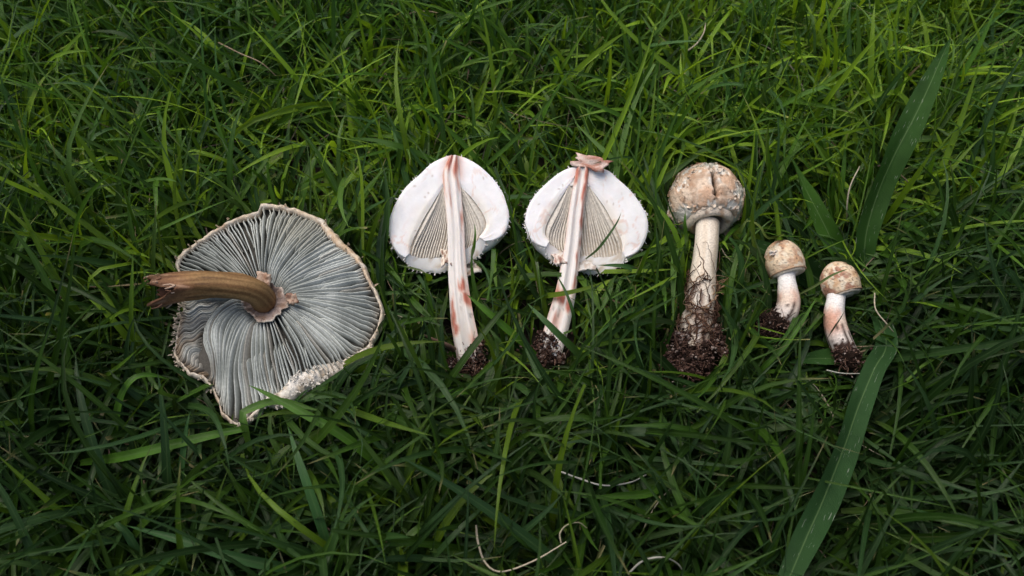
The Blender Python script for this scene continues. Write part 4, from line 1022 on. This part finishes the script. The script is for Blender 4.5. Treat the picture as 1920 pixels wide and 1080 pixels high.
def grow(nsh, x0, x1, y0, y1, K, r, hmul=1.0, wmul=1.0, hole=None):
    sx, sy = pick(nsh, K, x0, x1, y0, y1, r)
    if hole is not None:
        m = ~((sx > hole[0]) & (sx < hole[1]) & (sy > hole[2]) & (sy < hole[3])); sx, sy = sx[m], sy[m]
    thin = r.random(len(sx)) > .30 * (1 - sstep(-.14, .04, sy)); sx, sy = sx[thin], sy[thin]
    n = len(sx)
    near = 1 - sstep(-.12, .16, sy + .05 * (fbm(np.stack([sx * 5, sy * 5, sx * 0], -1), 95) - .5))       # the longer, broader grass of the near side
    laz = r.uniform(0, 2 * PI, n); lel = np.radians(r.normal(62, 16, n)).clip(.25, 1.5)
    sl = r.uniform(.010, .042, n) * hmul * (1 + .25 * near)
    nl = r.integers(3, 7, n)
    sid = np.repeat(np.arange(n), nl); m = len(sid)
    ki = np.concatenate([np.arange(q) for q in nl]); fr = (ki + r.uniform(.2, .9, m)) / nl[sid]
    root = np.stack([sx[sid] + np.cos(laz[sid]) * np.cos(lel[sid]) * sl[sid] * fr, sy[sid] + np.sin(laz[sid]) * np.cos(lel[sid]) * sl[sid] * fr, np.sin(lel[sid]) * sl[sid] * fr - .002], -1)
    plane = r.uniform(0, PI, n)
    az = plane[sid] + PI * (ki % 2) + r.normal(0, .45, m)
    el = np.radians(r.normal(58, 17, m)).clip(.15, 1.52)
    bend = np.abs(r.normal(.65, .6, m)); curl = r.normal(0, .5, m) * (1 + .5 * near[sid])
    L = (r.gamma(5, .0112, m)).clip(.016, .14) * hmul * (1 + .30 * near[sid])
    wd = np.where(r.random(m) < .30, r.uniform(.0010, .0022, m), r.normal(.0040, .0011, m)).clip(.0010, .0068) * wmul * (1 + .14 * near[sid]) * (.62 + .38 * np.minimum(L / .05, 1.25))
    twist = np.stack([r.normal(0, .35, m), r.normal(0, .6, m)], -1)
    fold = r.uniform(.02, .30, m)
    kink = (r.uniform(.35, .8, m), np.where(r.random(m) < .12, r.uniform(.6, 1.6, m), 0))
    V = blades(root, az, el, bend, curl, L, wd, twist, fold, K, kink)
    lucky = r.random(m) < .05
    b, _ = bad(V, lucky)
    for it in range(9):                       # push aside what would stand in front of the mushrooms
        ix = np.nonzero(b)[0]
        if not len(ix): break
        if it < 5: az[ix] = r.uniform(0, 2 * PI, len(ix)); el[ix] = np.radians(r.normal(48 - 6 * it, 18, len(ix))).clip(.1, 1.5)
        else:
            el[ix] = np.radians(r.uniform(2, 22, len(ix))); az[ix] = r.uniform(0, 2 * PI, len(ix)); bend[ix] = r.uniform(.0, .4, len(ix)); root[ix, 2] *= .5; L[ix] *= .85
        kink[1][ix] = 0
        V[ix] = blades(root[ix], az[ix], el[ix], bend[ix], curl[ix], L[ix], wd[ix], twist[ix], fold[ix], K, (kink[0][ix], kink[1][ix]))
        b2, _ = bad(V[ix], lucky[ix]); b = np.zeros(len(L), bool); b[ix] = b2
    ok = ~b
    V = V[ok]; sid = sid[ok]; wd = wd[ok]; L = L[ok]; m = len(V)
    # colour of each blade; brighter far side and shaded near side are painted in
    pn = np.stack([sx[sid] * 7, sy[sid] * 7, sx[sid] * 0], -1)
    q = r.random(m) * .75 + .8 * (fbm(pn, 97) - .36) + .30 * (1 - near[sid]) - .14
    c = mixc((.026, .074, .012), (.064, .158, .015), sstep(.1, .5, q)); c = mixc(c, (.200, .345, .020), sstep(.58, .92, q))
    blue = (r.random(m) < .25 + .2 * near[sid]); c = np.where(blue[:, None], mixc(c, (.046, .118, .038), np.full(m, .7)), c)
    c = c * r.uniform(.72, 1.25, (m, 1)) * (1 - .46 * near[sid])[:, None] * np.array([1.0, 1.0, 1.0])  # near blades darkened: foreground shade painted into their colour
    dead = (r.random(m) < .004) & (wd < .0042) & (L < .07); c = np.where(dead[:, None], np.array([.32, .25, .15]) * r.uniform(.5, 1.2, (m, 1)), c)
    s = np.linspace(0, 1, K)
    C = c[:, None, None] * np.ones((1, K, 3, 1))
    pale = (1 - sstep(0, .22, s))[None, :, None, None] * .35
    C = C * (1 - pale) + np.array([.16, .22, .08]) * pale
    tipy = ((r.random(m) < .16)[:, None] * sstep(.86, 1, s)[None])[:, :, None, None] * .8
    C = C * (1 - tipy) + np.array([.34, .28, .14]) * tipy
    # stems
    stem_root = np.stack([sx, sy, np.full(n, -.003)], -1)
    SV = blades(stem_root, laz, lel, np.full(n, .1), r.normal(0, .2, n), sl * 1.05, np.full(n, .0022), np.zeros((n, 2)), np.full(n, .45), 4)
    b, _ = bad(SV); SV = SV[~b]
    SC = np.broadcast_to(np.array([.075, .125, .04]), (len(SV), 4, 3, 3)) * r.uniform(.6, 1.2, (len(SV), 1, 1, 1))
    return V, C, SV, SC
def blade_mesh(acc, V, C):
    n, K = V.shape[:2]
    i = np.arange(n)[:, None, None] * (K * 3); kk = np.arange(K - 1)[None, :, None] * 3; u = np.arange(2)[None, None]
    a = i + kk + u
    F = np.stack([a, a + 1, a + 4, a + 3], -1).reshape(-1, 4)
    uv = np.stack([np.broadcast_to(np.array([-1, 0, 1.])[None, None], (n, K, 3)), np.broadcast_to(np.linspace(0, 1, K)[None, :, None], (n, K, 3))], -1)
    acc.add(V, F, C, uv)
acc = Acc()
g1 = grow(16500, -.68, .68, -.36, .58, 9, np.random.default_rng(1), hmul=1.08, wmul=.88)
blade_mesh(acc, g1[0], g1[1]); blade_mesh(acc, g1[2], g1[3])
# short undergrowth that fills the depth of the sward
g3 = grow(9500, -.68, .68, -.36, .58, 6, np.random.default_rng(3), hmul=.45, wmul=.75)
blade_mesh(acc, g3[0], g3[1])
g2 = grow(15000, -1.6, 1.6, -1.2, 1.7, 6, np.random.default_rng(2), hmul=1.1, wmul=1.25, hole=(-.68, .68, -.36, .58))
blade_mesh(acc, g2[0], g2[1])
V, F, C, U = acc.out()
gr = link("grass", mesh("grass", V, F, C, U, M_GRASS)); gr['kind'] = 'stuff'
print("GRASS blades", len(g1[0]), len(g2[0]), len(g3[0]), "faces", sum(len(f) for f in F))

# dead stems and thatch low in the sward
r = np.random.default_rng(4)
n = 6200
root = np.stack([r.uniform(-.75, .75, n), r.uniform(-.38, .62, n), np.where(r.random(n) < .07, r.uniform(.03, .055, n), r.uniform(.002, .032, n))], -1)
L = r.uniform(.015, .075, n)
V = blades(root, r.uniform(0, 2 * PI, n), np.radians(r.normal(4, 14, n)), r.normal(0, .5, n), r.normal(0, 1.0, n), L, r.uniform(.0004, .0013, n), np.stack([r.normal(0, .8, n), r.normal(0, 1.5, n)], -1), np.full(n, .3), 7)
b, _ = bad(V); V = V[~b]; n = len(V)
pal = np.array([[.30, .23, .15], [.17, .11, .075], [.42, .38, .29], [.22, .15, .12], [.10, .07, .05]])
c = pal[r.choice(5, n, p=[.3, .27, .09, .19, .15])] * r.uniform(.6, 1.15, (n, 1))
acc = Acc(); blade_mesh(acc, V, c[:, None, None] * np.ones((1, 7, 3, 1)))
V, F, C, U = acc.out()
dg = link("dead_grass", mesh("dead_grass", V, F, C, U, M_STRAW)); dg['kind'] = 'stuff'

# gills and scraps belong to the cap they grow on, soil and roots to the stem they cling to
for root in [o for o in COL.objects if o.name.split(".")[0] == "mushroom"]:
    kids = list(root.children); nm = lambda o: o.name.split(".")[0]
    capo = next((o for o in kids if nm(o) in ("cap", "cap_flesh")), None); ste = next((o for o in kids if nm(o) == "stem"), None)
    for o in kids:
        if nm(o) in ("gill", "rim_flakes", "skin_flakes", "skin_flap", "scales", "veil_edge", "cap_underside"): o.parent = capo
        if nm(o) in ("soil", "roots", "torn_fibres"): o.parent = ste
